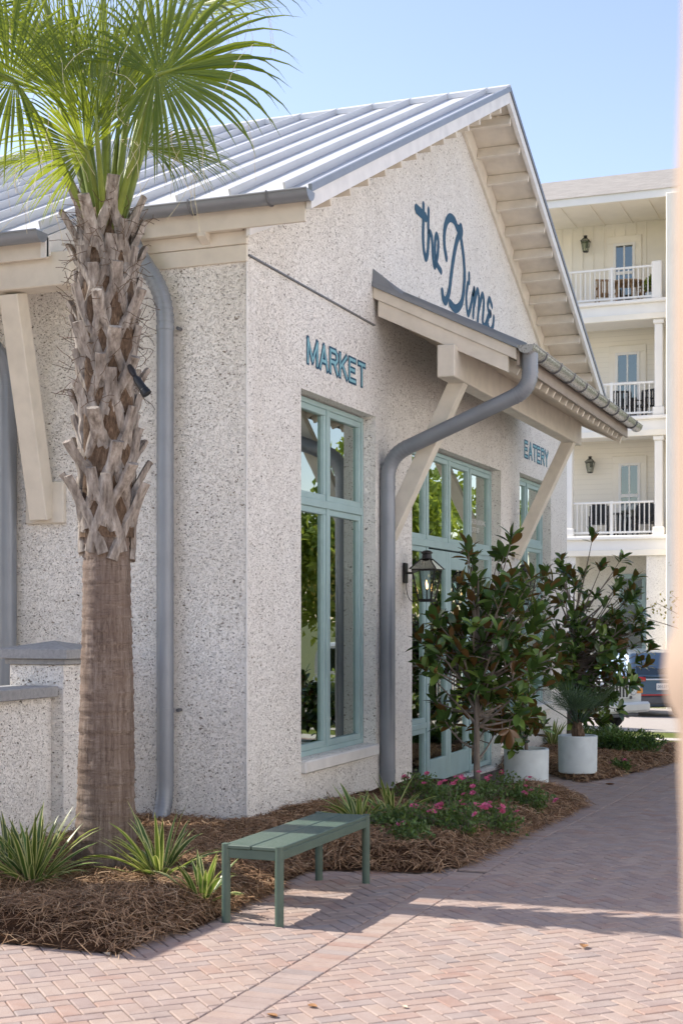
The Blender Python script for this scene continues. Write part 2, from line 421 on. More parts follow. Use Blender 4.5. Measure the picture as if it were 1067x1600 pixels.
M_FIB = bark_mat('palm_fibre', (.045, .03, .02), (.13, .085, .055), (.24, .17, .115), (1, 1, .4), 60, .8)
M_FROND = leaf_mat('palm_frond', (.05, .098, .013), None, .42, .28, True, transcol=(.40, .47, .03), warm=(.16, .205, .03))
M_PET = paint('palm_petiole', (.17, .22, .03), .4, .2, 12)
M_THREAD = paint('palm_thread', (.62, .55, .36), .7, .15, 10)
M_MAG = leaf_mat('magnolia_leaf', (.055, .11, .028), (.165, .085, .032), .12, .18, False, warm=(.19, .28, .06))
M_MAG2 = leaf_mat('magnolia_foliage', (.055, .11, .028), (.165, .085, .032), .12, .18, True, warm=(.19, .28, .06))
M_BARK = bark_mat('magnolia_bark', (.10, .085, .07), (.20, .165, .135), (.29, .25, .21))
M_FLAX = leaf_mat('flax_blade', (.065, .135, .03), None, .32, .35, False, True)
M_SHRUB = leaf_mat('shrub_leaf', (.045, .10, .025), None, .25, .4, True)
M_ROSE = leaf_mat('rose_leaf', (.075, .13, .035), None, .25, .45, True)
M_PINK = leaf_mat('pink_petal', (.80, .13, .30), None, .3, .6, True, transcol=(.8, .3, .4), warm=(.80, .42, .52))
M_BLUEP = leaf_mat('blue_palm_leaf', (.055, .11, .065), None, .2, .4, True, warm=(.12, .17, .10))
M_TREE = leaf_mat('street_tree_leaf', (.12, .19, .035), None, .42, .5, True, transcol=(.50, .58, .08), warm=(.26, .32, .06))
M_YEL = leaf_mat('yellow_leaf', (.50, .38, .06), None, .4, .5, True, warm=(.6, .5, .15))
M_POT = paint('pot_glaze', (.60, .66, .66), .5, .08, 9, 0, .15)
M_SOIL = ground_mat('pot_soil', [(.3, (.02, .014, .01)), (.7, (.07, .05, .035))], 60)
M_GRASS = ground_mat('lawn_ground', [(.3, (.07, .09, .02)), (.55, (.15, .18, .04)), (.8, (.25, .26, .07))], 45, .95, .8, .03)
M_CONC = ground_mat('pale_concrete', [(.3, (.42, .39, .35)), (.6, (.50, .47, .43)), (.85, (.56, .53, .49))], 25, .9, .3, .004)
M_ROAD = ground_mat('street_paving', [(.3, (.33, .29, .26)), (.6, (.42, .38, .34)), (.85, (.48, .44, .40))], 40, .9, .3, .005)
M_PLAZA = ground_mat('plaza_brick', [(.3, (.44, .36, .32)), (.6, (.52, .43, .38)), (.85, (.57, .48, .43))], 12, .85, .3, .004)
M_EARTH = ground_mat('earth', [(.3, (.09, .10, .04)), (.6, (.14, .15, .06)), (.85, (.20, .19, .09))], 3, .95)
M_CREAM = paint('apartment_cream', (.88, .82, .70), .6, .04, 1.5)
M_CLAP = siding_mat('apartment_siding', (.88, .82, .70), .16)
M_APTW = paint('apartment_white', (.86, .83, .77), .5, .03, 2)
M_SHIN = shingle_mat()
M_DGLASS = glass_mat('apartment_glass', (.25, .32, .36), 1.3, .10)
M_BLACK = paint('black_plastic', (.015, .015, .016), .45, .1, 20)
M_WOOD = bark_mat('teak', (.26, .16, .085), (.40, .26, .15), (.50, .35, .22), (1, 1, 1), 14, .2)
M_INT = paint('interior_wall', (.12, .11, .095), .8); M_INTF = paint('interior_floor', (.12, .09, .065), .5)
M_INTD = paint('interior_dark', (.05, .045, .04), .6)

# ================================================================== GROUND
def sheet(name, x0, x1, y0, y1, dz, m, ny=30, kind='structure'):
    mb = MB(); ys = np.linspace(y0, y1, ny + 1)
    vs = [(x, y, zg(y) + dz) for y in ys for x in (x0, x1)]
    mb.add(vs, [(2*i, 2*i+1, 2*i+3, 2*i+2) for i in range(ny)])
    o = mb.build(name, m); o['kind'] = kind; return o
gm = MB(); gy = [-600, -60, 0, 10.5] + list(np.linspace(12, 45, 23)) + [60, 900]
gm.add([(x, y, zg(y) - .10) for y in gy for x in (-700, 700)], [(2*i, 2*i+1, 2*i+3, 2*i+2) for i in range(len(gy)-1)])
o = gm.build('ground', M_EARTH); o['kind'] = 'structure'
pave = sheet('pavement', -5.7, 1.7, 3.5, 21.9, -.012, M_JOINT)
for nm_, a_ in (('plaza', (1.7, 7.99, -14, 21.9)), ('plaza', (-16, 1.7, -14, 3.5)), ('plaza', (-16, -5.7, 3.5, 9.9))): sheet(nm_, a_[0], a_[1], a_[2], a_[3], -.004, M_PLAZA)
sheet('sidewalk', -30, 30, 21.9, 23.0, -.004, M_CONC, 4)
sheet('lawn', -30, 30, 23.0, 24.5, -.012, M_GRASS, 4)
sheet('path', -30, 30, 24.5, 25.2, -.004, M_CONC, 4)
sheet('lawn', -30, 30, 25.2, 27.0, -.012, M_GRASS, 4)
sheet('road', -60, 60, 27.12, 41.0, -.06, M_ROAD, 14)
kb = MB()
for i in range(10):
    kb.box((-30 + 6*i, 27.0, zg(27) - .15), (-24.006 + 6*i, 27.12, zg(27) + .02), .012)
o = kb.build('kerb', M_CONC); o['kind'] = 'structure'

# ---- paving bricks: 45 degree herringbone either side of a soldier band
BX0, BX1 = -2.76, -2.55
def clip(poly, k, val, keep_less):
    out = []
    for i in range(len(poly)):
        a, b = poly[i], poly[(i+1) % len(poly)]
        ia = a[k] <= val if keep_less else a[k] >= val; ib = b[k] <= val if keep_less else b[k] >= val
        if ia: out.append(a)
        if ia != ib:
            t = (val - a[k]) / (b[k] - a[k]); out.append((a[0] + t*(b[0]-a[0]), a[1] + t*(b[1]-a[1])))
    return out
def area(p): return .5 * sum(p[i][0]*p[(i+1) % len(p)][1] - p[(i+1) % len(p)][0]*p[i][1] for i in range(len(p)))
def inset(p, d):
    n = len(p); out = []
    for i in range(n):
        a = np.array(p[i-1]); b = np.array(p[i]); c = np.array(p[(i+1) % n])
        e1 = (b-a)/(np.linalg.norm(b-a)+1e-9); e2 = (c-b)/(np.linalg.norm(c-b)+1e-9)
        n1 = np.array([-e1[1], e1[0]]); n2 = np.array([-e2[1], e2[0]]); m = n1+n2; l = m.dot(n1)
        out.append(tuple(b + m * d / max(l, .35)))
    return out
def brick_geo(mb, poly, z, tint=0.0, jt=.0025, ch=.005):
    if abs(area(poly)) < .0012: return
    if area(poly) < 0: poly = poly[::-1]
    p0 = inset(poly, jt); p1 = inset(poly, jt + ch); n = len(p0); z0 = z - .03
    vs = [(x, y, z0) for x, y in p0] + [(x, y, z - ch*.8) for x, y in p0] + [(x, y, z) for x, y in p1]
    fs = [(i, (i+1) % n, n + (i+1) % n, n + i) for i in range(n)] + [(n+i, n+(i+1) % n, 2*n+(i+1) % n, 2*n+i) for i in range(n)] + [tuple(range(2*n, 3*n))]
    mb.add(vs, fs, tint)
W = .088; q2 = math.sqrt(.5); bricks = []
def bed_in(x, y):      # well inside a planting bed: nothing to see there
    return (x < -3.85 and y > 6.5) or (x < -2.95 and 9.25 < y < 14.1) or (x < -3.2 and 17.4 < y < 21.2) or (x < -4.7 and y > 9.9)
NB = 175
for i in range(-NB, NB):
    for j in range(-NB, NB):
        k = (i - j) % 4
        if k == 0: rect = [(i, j), (i+2, j), (i+2, j+1), (i, j+1)]; rot = 0
        elif k == 3: rect = [(i, j), (i+1, j), (i+1, j+2), (i, j+2)]; rot = 1
        else: continue
        P = [((a - b) * q2 * W - 2.0, (a + b) * q2 * W + 11.0) for a, b in rect]
        cx = sum(p[0] for p in P)/4; cy = sum(p[1] for p in P)/4
        if not (-5.6 < cx < 1.6 and 3.6 < cy < 21.8) or bed_in(cx, cy): continue
        xs = [p[0] for p in P]
        if max(xs) <= BX0 or min(xs) >= BX1: bricks.append((P, cx, cy, rot, True))
        else:
            for val, less in ((BX0, True), (BX1, False)):
                c = clip(P, 0, val, less)
                if len(c) > 2: bricks.append((c, cx, cy, rot, False))
for k in range(int((21.8 - 3.6) / W)):
    y = 3.6 + k * W
    if 9.1 < y < 9.15: continue
    bricks.append(([(BX0, y), (BX1, y), (BX1, y + W), (BX0, y + W)], (BX0+BX1)/2, y + W/2, 2, True))
cand = sorted([b for b in bricks if b[4] and b[3] < 2 and in_frame((b[1], b[2], 0), -.004)], key=lambda b: depth_of((b[1], b[2], 0)))[:300]
single = set(id(b) for b in cand)
one = MB(); brick_geo(one, [(-W, -W/2), (W, -W/2), (W, W/2), (-W, W/2)], 0.0)
src = one.build('brick', M_BR1, pave); first = True
for b in cand:
    Mx = Matrix.Translation((b[1], b[2], zg(b[2]) + random.uniform(-.0015, .0015))) @ Matrix.Rotation(R(45 + 90*b[3]) + random.uniform(-.006, .006), 4, 'Z') @ Matrix.Rotation(random.uniform(-.004, .004), 4, 'X')
    if first: src.matrix_basis = Mx; first = False
    else: inst(src.data, 'brick', pave, Mx)
fb = MB()
for b in bricks:
    if id(b) not in single: brick_geo(fb, b[0], zg(b[2]) + random.uniform(-.0015, .0015), random.random())
fb.build('brick_field', M_BR2, pave, kind='stuff', tints=True)

# ================================================================== MARKET BUILDING
XF, YN, YC, YS, XB = -4.635, 9.893, 15.57, 21.25, -15.0
XR, ZR, SL = -4.05, 7.63, .472                  # front rake edge, ridge height, roof slope
def rz_(y): return ZR - SL * abs(y - YC)
BLD = thing('market_building', (XF, YC, 0), 'white tabby stucco gabled shop with standing seam metal roof and script lettering', 'building')
cs = math.cos(math.atan(SL)); sn = math.sin(math.atan(SL))
# openings in the facade: y0, y1, z0, z1
OPEN = [(10.96, 12.78, .50, 3.62), (13.88, 17.40, -.16, 3.55), (18.36, 20.18, .50, 3.62)]
REC = .12
def soffit(y): return rz_(y) - .17
mb = MB(); brk = sorted(set([YN, YS, YC] + [v for o_ in OPEN for v in o_[:2]]))
for a, b in zip(brk[:-1], brk[1:]):
    hole = next((o_ for o_ in OPEN if o_[0] <= a and b <= o_[1]), None)
    zt = lambda y: soffit(y)
    segs = [(-.8, None)] if hole is None else [(-.8, hole[2]), (hole[3], None)]
    for z0, z1 in segs:
        mb.quad((XF, a, z0), (XF, b, z0), (XF, b, z1 if z1 is not None else zt(b)), (XF, a, z1 if z1 is not None else zt(a)))
for y0, y1, z0, z1 in OPEN:
    xi = XF - REC - .25
    mb.quad((XF, y0, z0), (xi, y0, z0), (xi, y0, z1), (XF, y0, z1)); mb.quad((XF, y1, z1), (xi, y1, z1), (xi, y1, z0), (XF, y1, z0))
    mb.quad((XF, y0, z1), (xi, y0, z1), (xi, y1, z1), (XF, y1, z1)); mb.quad((XF, y1, z0), (xi, y1, z0), (xi, y0, z0), (XF, y0, z0))
front = mb.build('front_wall', M_ST, BLD)
mb = MB(); mb.quad((XB, YN, -.8), (XF, YN, -.8), (XF, YN, 4.66), (XB, YN, 4.66)); mb.quad((XF, YS, -.8), (XB, YS, -.8), (XB, YS, 4.66), (XF, YS, 4.66))
mb.add([(XB, YN, -.8), (XB, YS, -.8), (XB, YS, 4.66), (XB, YC, 7.4), (XB, YN, 4.66)], [(4, 3, 2, 1, 0)])
mb.build('side_wall', M_ST, BLD)
# inside
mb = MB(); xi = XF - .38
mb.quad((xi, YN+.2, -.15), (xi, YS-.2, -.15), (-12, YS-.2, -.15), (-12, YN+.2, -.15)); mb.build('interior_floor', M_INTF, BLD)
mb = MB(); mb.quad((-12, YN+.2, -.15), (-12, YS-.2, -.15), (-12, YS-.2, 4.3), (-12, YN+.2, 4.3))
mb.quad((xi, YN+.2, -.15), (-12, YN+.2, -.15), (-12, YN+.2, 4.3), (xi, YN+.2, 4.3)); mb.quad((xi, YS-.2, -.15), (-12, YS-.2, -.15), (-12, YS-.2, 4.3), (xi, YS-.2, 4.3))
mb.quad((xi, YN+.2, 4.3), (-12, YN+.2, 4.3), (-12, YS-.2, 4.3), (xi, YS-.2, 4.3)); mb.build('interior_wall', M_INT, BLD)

# ---- roof: slabs, standing seams, ridge cap, rakes
def slope_slab(mb, x0, x1, ye, side, top=0.0, th=.05):
    """slab following one roof slope from the ridge to y = ye"""
    poly = [(x0, YC, ZR+top), (x0, ye, rz_(ye)+top), (x0, ye, rz_(ye)+top-th), (x0, YC, ZR+top-th)]
    mb.prism(poly, (x1-x0, 0, 0))
YE_N, YE_S, YE_L, XL = 9.76, 21.38, 9.25, -6.04
mb = MB(); slope_slab(mb, XL, XR+.001, YE_N, -1); slope_slab(mb, XB-.4, XL-.001, YE_L, -1)
slope_slab(mb, XB-.4, XR+.001, YE_S, 1)
roof = mb.build('roof', M_ROOF, BLD)
sp = .452; sm = {}
def seam(x, ye):
    key = round(ye, 2)
    if key not in sm:
        L = abs(ye - YC) / cs - .10
        q = MB(); q.box((-.009, 0, 0), (.010, L, .064), .003); sm[key] = q.build('seam', M_ROOF, roof, origin=(0, 0, 0)).data
        ob = bpy.data.objects[-1] if False else None
        o_ = [c for c in roof.children if c.data == sm[key]][0]
    else:
        o_ = bpy.data.objects.new('seam', sm[key]); COL.objects.link(o_); o_.parent = roof
    s = -1 if ye < YC else 1
    ang = math.atan(SL)
    Mx = Matrix.Translation(Vector((x, YC, ZR - .001)) - Vector(WORLD[BLD.name])) @ (Matrix.Rotation(math.pi, 4, 'Z') if s < 0 else Matrix.Identity(4)) @ Matrix.Rotation(-ang, 4, 'X') @ Matrix.Translation((0, .07, 0))
    o_.matrix_basis = Mx
x = XR - .23
while x > XB:
    seam(x, YE_N + .02 if x > XL else YE_L + .02); seam(x, YE_S - .02); x -= sp
mb = MB()
for s in (-1, 1):
    poly = [(XR+.012, YC, ZR+.062), (XR+.012, YC + s*.17, ZR+.062-.17*SL), (XR+.012, YC + s*.17, ZR+.005-.17*SL), (XR+.012, YC, ZR+.008)]
    mb.prism(poly, (XB-XR-.4, 0, 0))
mb.build('ridge_cap', M_ROOF, roof)
# metal rake edge: a turned-down strip on both slopes
for ye, m_ in ((YE_N-.02, M_GUT), (YE_S+.02, M_EDGE)):
    mb = MB(); poly = [(XR+.018, YC, ZR+.04), (XR+.018, ye, rz_(ye)+.04), (XR+.018, ye, rz_(ye)-.022), (XR+.018, YC, ZR-.022)]
    mb.prism(poly, (-.03, 0, 0)); mb.build('rake_edge', m_, roof)
mb = MB()
for ye in (YE_N, YE_S):
    poly = [(XR+.004, YC, ZR-.024), (XR+.004, ye, rz_(ye)-.024), (XR+.004, ye, rz_(ye)-.150), (XR+.004, YC, ZR-.150)]
    mb.prism(poly, (-.0025, 0, 0))
    poly = [(x_, y_, z_-(.028 if z_ > ZR-.1-SL*abs(y_-YC) else 0)) for x_, y_, z_ in poly]; poly = [(XR+.0014, *p_[1:]) for p_ in poly]; mb.prism(poly, (-.038, 0, 0))
mb.build('rake_board', M_WHITE, BLD)
mb = MB()                                               # boarded soffit under the rake overhang
for ye in (YE_N+.02, YE_S-.02):
    poly = [(XR-.038, YC, ZR-.051), (XR-.038, ye, rz_(ye)-.051), (XR-.038, ye, rz_(ye)-.075), (XR-.038, YC, ZR-.075)]
    mb.prism(poly, (XF-XR+.0, 0, 0))
mb.build('rake_soffit', M_TRIM, BLD)
# lookouts carrying the overhang
lk = MB(); lk.box((XF-XR+.036, -.022, -.135), (-.042, .022, 0), .004); lko = lk.build('lookout', M_TRIM, BLD, origin=(0, 0, 0)); fl = True
for s in (-1, 1):
    for i in range(14):
        dist = .28 + i * .468; y = YC + s * dist * cs
        if (s < 0 and y < YE_N + .1) or (s > 0 and y > YE_S - .1): continue
        Mx = Matrix.Translation(Vector((XR, y, rz_(y) - .075 / cs)) - Vector(WORLD[BLD.name])) @ Matrix.Rotation(-s * math.atan(SL), 4, 'X')
        if fl: lko.matrix_basis = Mx; fl = False
        else: inst(lko.data, 'lookout', BLD, Mx)
mb = MB()                                               # frieze board following the gable
for ye in (YN-.05, YS+.05):
    poly = [(XF+.035, YC, ZR-.08), (XF+.035, ye, rz_(ye)-.08), (XF+.035, ye, rz_(ye)-.33), (XF+.035, YC, ZR-.33)]
    mb.prism(poly, (-.032, 0, 0))
mb.build('frieze_board', M_TRIM, BLD)
# eave boards on the long side
mb = MB(); mb.box((XL-.2, YE_N+.012, 4.655), (XR-.05, YE_N+.04, 4.84), .003); mb.build('fascia_board', M_TRIM, BLD)
mb = MB(); mb.box((XL-.2, YE_N+.042, 4.66), (XF-.01, YN+.02, 4.69), .002); mb.build('eave_soffit', M_TRIM, BLD)
mb = MB(); mb.box((XB, YN-.035, 4.56), (XF+.012, YN+.01, 4.66), .004); mb.build('frieze_board', M_TRIM, BLD)
mb = MB(); mb.box((XB, YN-.022, 4.43), (XF+.008, YN+.012, 4.558), .004); mb.build('frieze_board', M_TRIM, BLD)
# eave return: pale wedge closing the corner of the overhang
mb = MB(); y0 = YE_N+.04
mb.prism([(XF+.04, y0, 4.60), (XF+.04, YN+.62, 4.60+.62*SL), (XF+.04, YN+.62, 4.60+.62*SL+.08), (XF+.04, y0, 4.80)], (.03, 0, 0))
mb.build('eave_return', M_WHITE, BLD)
mb = MB()
for x in (-5.0,): mb.prism([(x, YE_N+.012, 4.66), (x, YN, 4.66), (x, YN, 4.56), (x, YE_N+.012, 4.63)], (.07, 0, 0))
mb.build('rafter_tail', M_TRIM, BLD)
# gutters (half round) with hangers
def gutter(name, x0, x1, y, z, r=.075, along='x'):
    q = MB(); n = 14
    prof = [(r*math.cos(a), -r*math.sin(a)) for a in np.linspace(0, math.pi, n+1)]
    prof2 = [((r-.006)*math.cos(a), -(r-.006)*math.sin(a)) for a in np.linspace(math.pi, 0, n+1)]
    ring = prof + prof2
    P = [((x0, y+a, z+b) if along == 'x' else (y+a, x0, z+b)) for a, b in ring]
    d = (x1-x0, 0, 0) if along == 'x' else (0, x1-x0, 0)
    m_ = len(ring); vs = [np.array(p) for p in P] + [np.array(p)+d for p in P]
    fs = [(i, (i+1) % m_, m_+(i+1) % m_, m_+i) for i in range(m_)]
    q.add(vs, fs)
    for k, xx in enumerate((x0, x1)):     # end plates
        e = [((xx, y+a*1.04, z+b*1.04) if along == 'x' else (y+a*1.04, xx, z+b*1.04)) for a, b in prof]
        q.prism(e, tuple((np.array(d)/abs(x1-x0))*(.006 if k else -.006)*1.0))
    # rolled lip
    lip = y - r if along == 'x' else y + r
    q.tube([(x0, lip, z), (x1, lip, z)] if along == 'x' else [(lip, x0, z), (lip, x1, z)], .009, 8)
    return q
go = gutter('gutter', XL+.25, XR+.02, YE_N-.062, 4.855).build('gutter', M_GUT, BLD, smooth=40)
def hanger(gob, along, x, y, z, r):
    q = MB(); pts = []
    for a in np.linspace(-.15, math.pi+.15, 14):
        pts.append((x, y+(r+.006)*math.cos(a), z-(r+.006)*math.sin(a)) if along == 'x' else (y+(r+.006)*math.cos(a), x, z-(r+.006)*math.sin(a)))
    q.tube(pts, .008, 6); q.build('gutter_hanger', M_EDGE, gob, smooth=40)
for x in (-4.35, -5.0, -5.6): hanger(go, 'x', x, YE_N-.062, 4.855, .075)
go2 = gutter('gutter', -7.6, XL+.03, YE_L-.065, 4.615).build('gutter', M_GUT, BLD, smooth=40)
# left bay: deeper eave on a beam and knee brace
mb = MB(); mb.box((-14.8, YE_L+.02, 4.44), (XL+.02, YE_L+.05, 4.60), .003); mb.build('fascia_board', M_TRIM, BLD)
mb = MB(); mb.prism([(XL+.02, YE_L, rz_(YE_L)-.055), (XL+.02, YE_N+.05, rz_(YE_N+.05)-.055), (XL+.02, YE_N+.05, rz_(YE_N+.05)-.24), (XL+.02, YE_L, rz_(YE_L)-.21)], (-.04, 0, 0)); mb.build('rake_board', M_WHITE, BLD)
mb = MB(); mb.box((-14.8, 9.33, 4.24), (-5.86, 9.53, 4.50), .008); mb.build('eave_beam', M_TRIM, BLD)
mb = MB(); mb.box((-14.8, 9.30, 4.51), (XL-.0, YN-.04, 4.53), .002); mb.build('eave_soffit', M_TRIM, BLD)
mb = MB(); mb.beam((-6.43, YN-.04, 2.50), (-6.43, 9.43, 4.23), .17, .15, .006, (0, -1, .2)); mb.build('knee_brace', M_TRIM, BLD)
mb = MB(); mb.box((-6.60, YN-.045, 2.46), (-6.24, YN+.01, 2.80), .01); mb.build('wall_plate', M_TRIM, BLD)
# downspouts
def pipe(name, pts, r, m, parent, rad=.16, n=7, ribs=()):
    path = bend(pts, rad, n); q = MB(); q.tube(path, r, 20)
    o_ = q.build(name, m, parent, smooth=50)
    for p, ax in ribs:
        e = MB(); e.tube([np.array(p)-np.array(ax)*.018, np.array(p)+np.array(ax)*.018], r+.005, 20); e.build('pipe_collar', m, o_, smooth=50)
    return o_, path
def elbow_ribs(o_, path, r, m):
    for i in range(1, len(path)-1):
        a = path[i]-path[i-1]; b = path[i+1]-path[i]; a /= np.linalg.norm(a); b /= np.linalg.norm(b)
        if a.dot(b) < .9995:
            e = MB(); e.tube([path[i]-b*.006, path[i]+b*.006], r+.0035, 20); e.build('elbow_rib', m, o_, smooth=50)
ds, pa = pipe('downspout', [(-5.54, YE_N-.06, 4.80), (-5.54, YE_N-.06, 4.62), (-5.285, YN-.10, 4.20), (-5.285, YN-.10, .30), (-5.285, YN-.22, .06)], .067, M_GUT, BLD, .2, 8,
          [((-5.285, YN-.10, .98), (0, 0, 1)), ((-5.285, YN-.10, 3.95), (0, 0, 1))]); elbow_ribs(ds, pa, .067, M_GUT)
ds, pa = pipe('downspout', [(-7.15, YE_L-.05, 4.56), (-7.15, YE_L-.05, 4.40), (-6.73, YN-.10, 3.78), (-6.73, YN-.10, -.1)], .075, M_GUT, BLD, .2, 8,
          [((-6.73, YN-.10, 3.5), (0, 0, 1))]); elbow_ribs(ds, pa, .075, M_GUT)
for zc in (.98, 3.95):
    mb = MB(); mb.tube([(-5.20, YN+.01, zc), (-5.20, YN-.06, zc)], .014, 8); mb.build('pipe_bracket', M_EDGE, BLD, smooth=40)
# drip strip on the facade
mb = MB(); mb.box((XF-.005, YN+.01, 4.475), (XF+.022, 12.72, 4.488), .002); mb.build('drip_strip', M_EDGE, BLD)
mb = MB(); mb.box((XF-.004, YN-.010, -.3), (XF+.006, YN+.006, 4.43), .002); mb.build('corner_bead', M_WHITE, BLD)

# ---- windows and doors
XW = XF - REC                       # outer face of frames
def frame_bar(parent, y0, y1, z0, z1, x=XW, d=.07, name='mullion'):
    q = MB(); q.box((x-d, y0, z0), (x, y1, z1), .005); return q.build(name, M_TEAL, parent)
def sash(parent, y0, y1, z0, z1, w=.055, x=XW-.012, pane=True, wb=None):
    """four frame members with a recessed pane"""
    q = MB(); wb = wb or w; d = .05
    q.box((x-d, y0, z0+wb), (x, y0+w, z1-w), .004); q.box((x-d, y1-w, z0+wb), (x, y1, z1-w), .004)
    q.box((x-d, y0, z0), (x, y1, z0+wb-.0005), .004); q.box((x-d, y0, z1-w+.0005), (x, y1, z1), .004)
    # inner glazing bead
    b = .012
    q.box((x-.036, y0+w+.0005, z0+wb+.0005), (x-.014, y0+w+b, z1-w-.0005)); q.box((x-.036, y1-w-b, z0+wb+.0005), (x-.014, y1-w-.0005, z1-w-.0005))
    o_ = q.build('sash', M_TEAL, parent)
    p = MB(); xg = x-.03; p.box((xg-.006, y0+w-.004, z0+wb-.004), (xg, y1-w+.004, z1-w+.004)); p.build('pane', M_GLASS, parent)
    return o_
def tall_window(i, label):
    y0, y1, z0, z1 = OPEN[i]; zf0, zf1 = z0, z1-.012
    q = MB(); d = .10; w = .045
    q.box((XW-d, y0+.004, zf0), (XW, y0+w, zf1), .004); q.box((XW-d, y1-w, zf0), (XW, y1-.004, zf1), .004)
    q.box((XW-d, y0+w, zf0), (XW, y1-w, zf0+w), .004); q.box((XW-d, y0+w, zf1-w), (XW, y1-w, zf1), .004)
    win = q.build('window', M_TEAL, BLD); win['label'] = label
    ym = (y0+y1)/2; zt = 2.71
    frame_bar(win, ym-.027, ym+.027, zf0+w, zf1-w, XW+.001); frame_bar(win, y0+w, y1-w, zt-.035, zt+.035, XW+.006)
    for a, b in ((y0+w, ym-.027), (ym+.027, y1-w)):
        sash(win, a, b, zt+.035, zf1-w); sash(win, a, b, zf0+w, zt-.035)
    q = MB(); q.box((XF-.10, y0+.002, z0-.11), (XF+.045, y1-.002, z0-.004), .012); q.build('sill', M_WHITE, win)
tall_window(0, 'tall four pane window with pale teal frame'); tall_window(2, 'tall four pane window with pale teal frame')
y0, y1, z0, z1 = OPEN[1]; zf1 = z1-.012; w = .045
cols = [y0+.004, 14.78, 15.60, 16.46, y1-.004]
q = MB(); q.box((XW-.1, y0+.004, z0), (XW, y0+w, zf1), .004); q.box((XW-.1, y1-w, z0), (XW, y1-.004, zf1), .004); q.box((XW-.1, y0+w, zf1-w), (XW, y1-w, zf1), .004)
ent = q.build('entrance_frame', M_TEAL, BLD)
frame_bar(ent, y0+w, y1-w, 2.47, 2.55, XW+.008, .1, 'transom_bar')
for c in cols[1:-1]: frame_bar(ent, c-.028, c+.028, 2.55, zf1-w, XW+.001)
for c in (cols[1], cols[3]): frame_bar(ent, c-.028, c+.028, z0, 2.47, XW+.001)
lim = [y0+w] + [c for c in cols[1:-1]] + [y1-w]
for k in range(4):
    a = lim[k] + (.028 if k else 0); b = lim[k+1] - (.028 if k < 3 else 0)
    sash(ent, a, b, 2.55, zf1-w)
    if k in (0, 3):
        sash(ent, a, b, .56, 2.47); sash(ent, a, b, z0+.02, .50); frame_bar(ent, a, b, .5, .56, XW+.0, .07, 'rail')
for k, (a, b) in enumerate(((cols[1]+.028, cols[2]-.003), (cols[2]+.003, cols[3]-.028))):
    st = .10; x = XW-.014; q = MB(); zb = z0+.03; zt = 2.455
    q.box((x-.05, a, zb), (x, a+st, zt), .005); q.box((x-.05, b-st, zb), (x, b, zt), .005)
    q.box((x-.05, a+st, zb), (x, b-st, zb+.26), .005); q.box((x-.05, a+st, zt-.20), (x, b-st, zt), .005)
    dr = q.build('door', M_TEAL, BLD)
    p = MB(); p.box((x-.034, a+st-.004, zb+.256), (x-.028, b-st+.004, zt-.196)); p.build('pane', M_GLASS, dr)
    hy = b-st*.5 if k == 0 else a+st*.5
    p = MB(); p.tube(bend([(x, hy, .75), (x+.06, hy, .75), (x+.06, hy, 1.2), (x, hy, 1.2)], .04, 4), .012, 10); p.build('handle', M_GUTB, dr, smooth=50)
# ---- painted lettering
def ribbon(q, pts, width, lift, sm=True, wfun=None):
    P = catmull(pts, 7) if sm and len(pts) > 2 else [np.array(p, float) for p in pts]
    if not sm or len(pts) == 2:
        P = [P[0]+(P[-1]-P[0])*t for t in np.linspace(0, 1, 5)] if len(pts) == 2 else P
    n = len(P); vs = []
    for i in range(n):
        d = P[min(i+1, n-1)]-P[max(i-1, 0)]; d = d/(np.linalg.norm(d)+1e-9); nr = np.array([-d[1], d[0]])
        wd = width*.5*(wfun(i/(n-1)) if wfun else 1)
        for sgn in (-1, 1):
            pt = P[i]+sgn*nr*wd; vs.append((XF+lift, pt[0], pt[1]))
    q.add(vs, [(2*i, 2*i+1, 2*i+3, 2*i+2) for i in range(n-1)])
def disc(q, c, r, lift):
    n = 14; q.add([(XF+lift, c[0]+r*math.cos(6.2832*k/n), c[1]+r*math.sin(6.2832*k/n)) for k in range(n)], [tuple(range(n))])
def W2(zx, zy):
    p = on(620 + zx/5.928, 300 + zy/5.928, 'x', XF); return np.array([p[1], p[2]])
sign = bpy.data.objects.new('script_lettering', None); COL.objects.link(sign); sign.parent = BLD; WORLD[sign.name] = WORLD[BLD.name]
sign['label'] = 'hand painted dark blue script lettering on the gable'
STROKES = [
 ('t', [[(243,122),(243,250),(240,400),(246,530),(265,612),(284,550),(290,420)], [(172,150),(268,240)]], .085),
 ('h', [[(290,168),(288,300),(291,430),(300,380),(316,400),(326,480),(331,600),(344,685),(362,650)]], .08),
 ('e', [[(362,650),(377,560),(381,460),(366,400),(352,450),(350,560),(358,640),(378,690),(406,735)]], .08),
 ('D', [[(455,608),(438,500),(437,380),(456,280),(490,238),(530,268),(558,335),(588,352)], [(586,350),(572,395),(546,480),(520,620),(501,760),(481,920),(450,1008),(426,985),(417,925)], [(582,385),(604,520),(620,680),(622,800),(610,950),(588,1040),(540,1082),(488,1030)]], .10),
 ('i', [[(652,855),(640,960),(645,1080),(658,1130),(680,1060),(702,940)], [(665,765),(665,832)]], .08),
 ('m', [[(703,1150),(712,1000),(713,895),(702,960)], [(713,1040),(740,915),(754,950),(755,1060),(745,1190)], [(757,1080),(785,955),(801,1000),(796,1120),(791,1200),(808,1245),(832,1190)]], .08),
 ('e', [[(832,1190),(845,1150),(868,1128),(848,1105),(838,1050),(855,992),(876,1055)], [(850,1140),(835,1210),(860,1282),(886,1240),(894,1165)]], .08)]
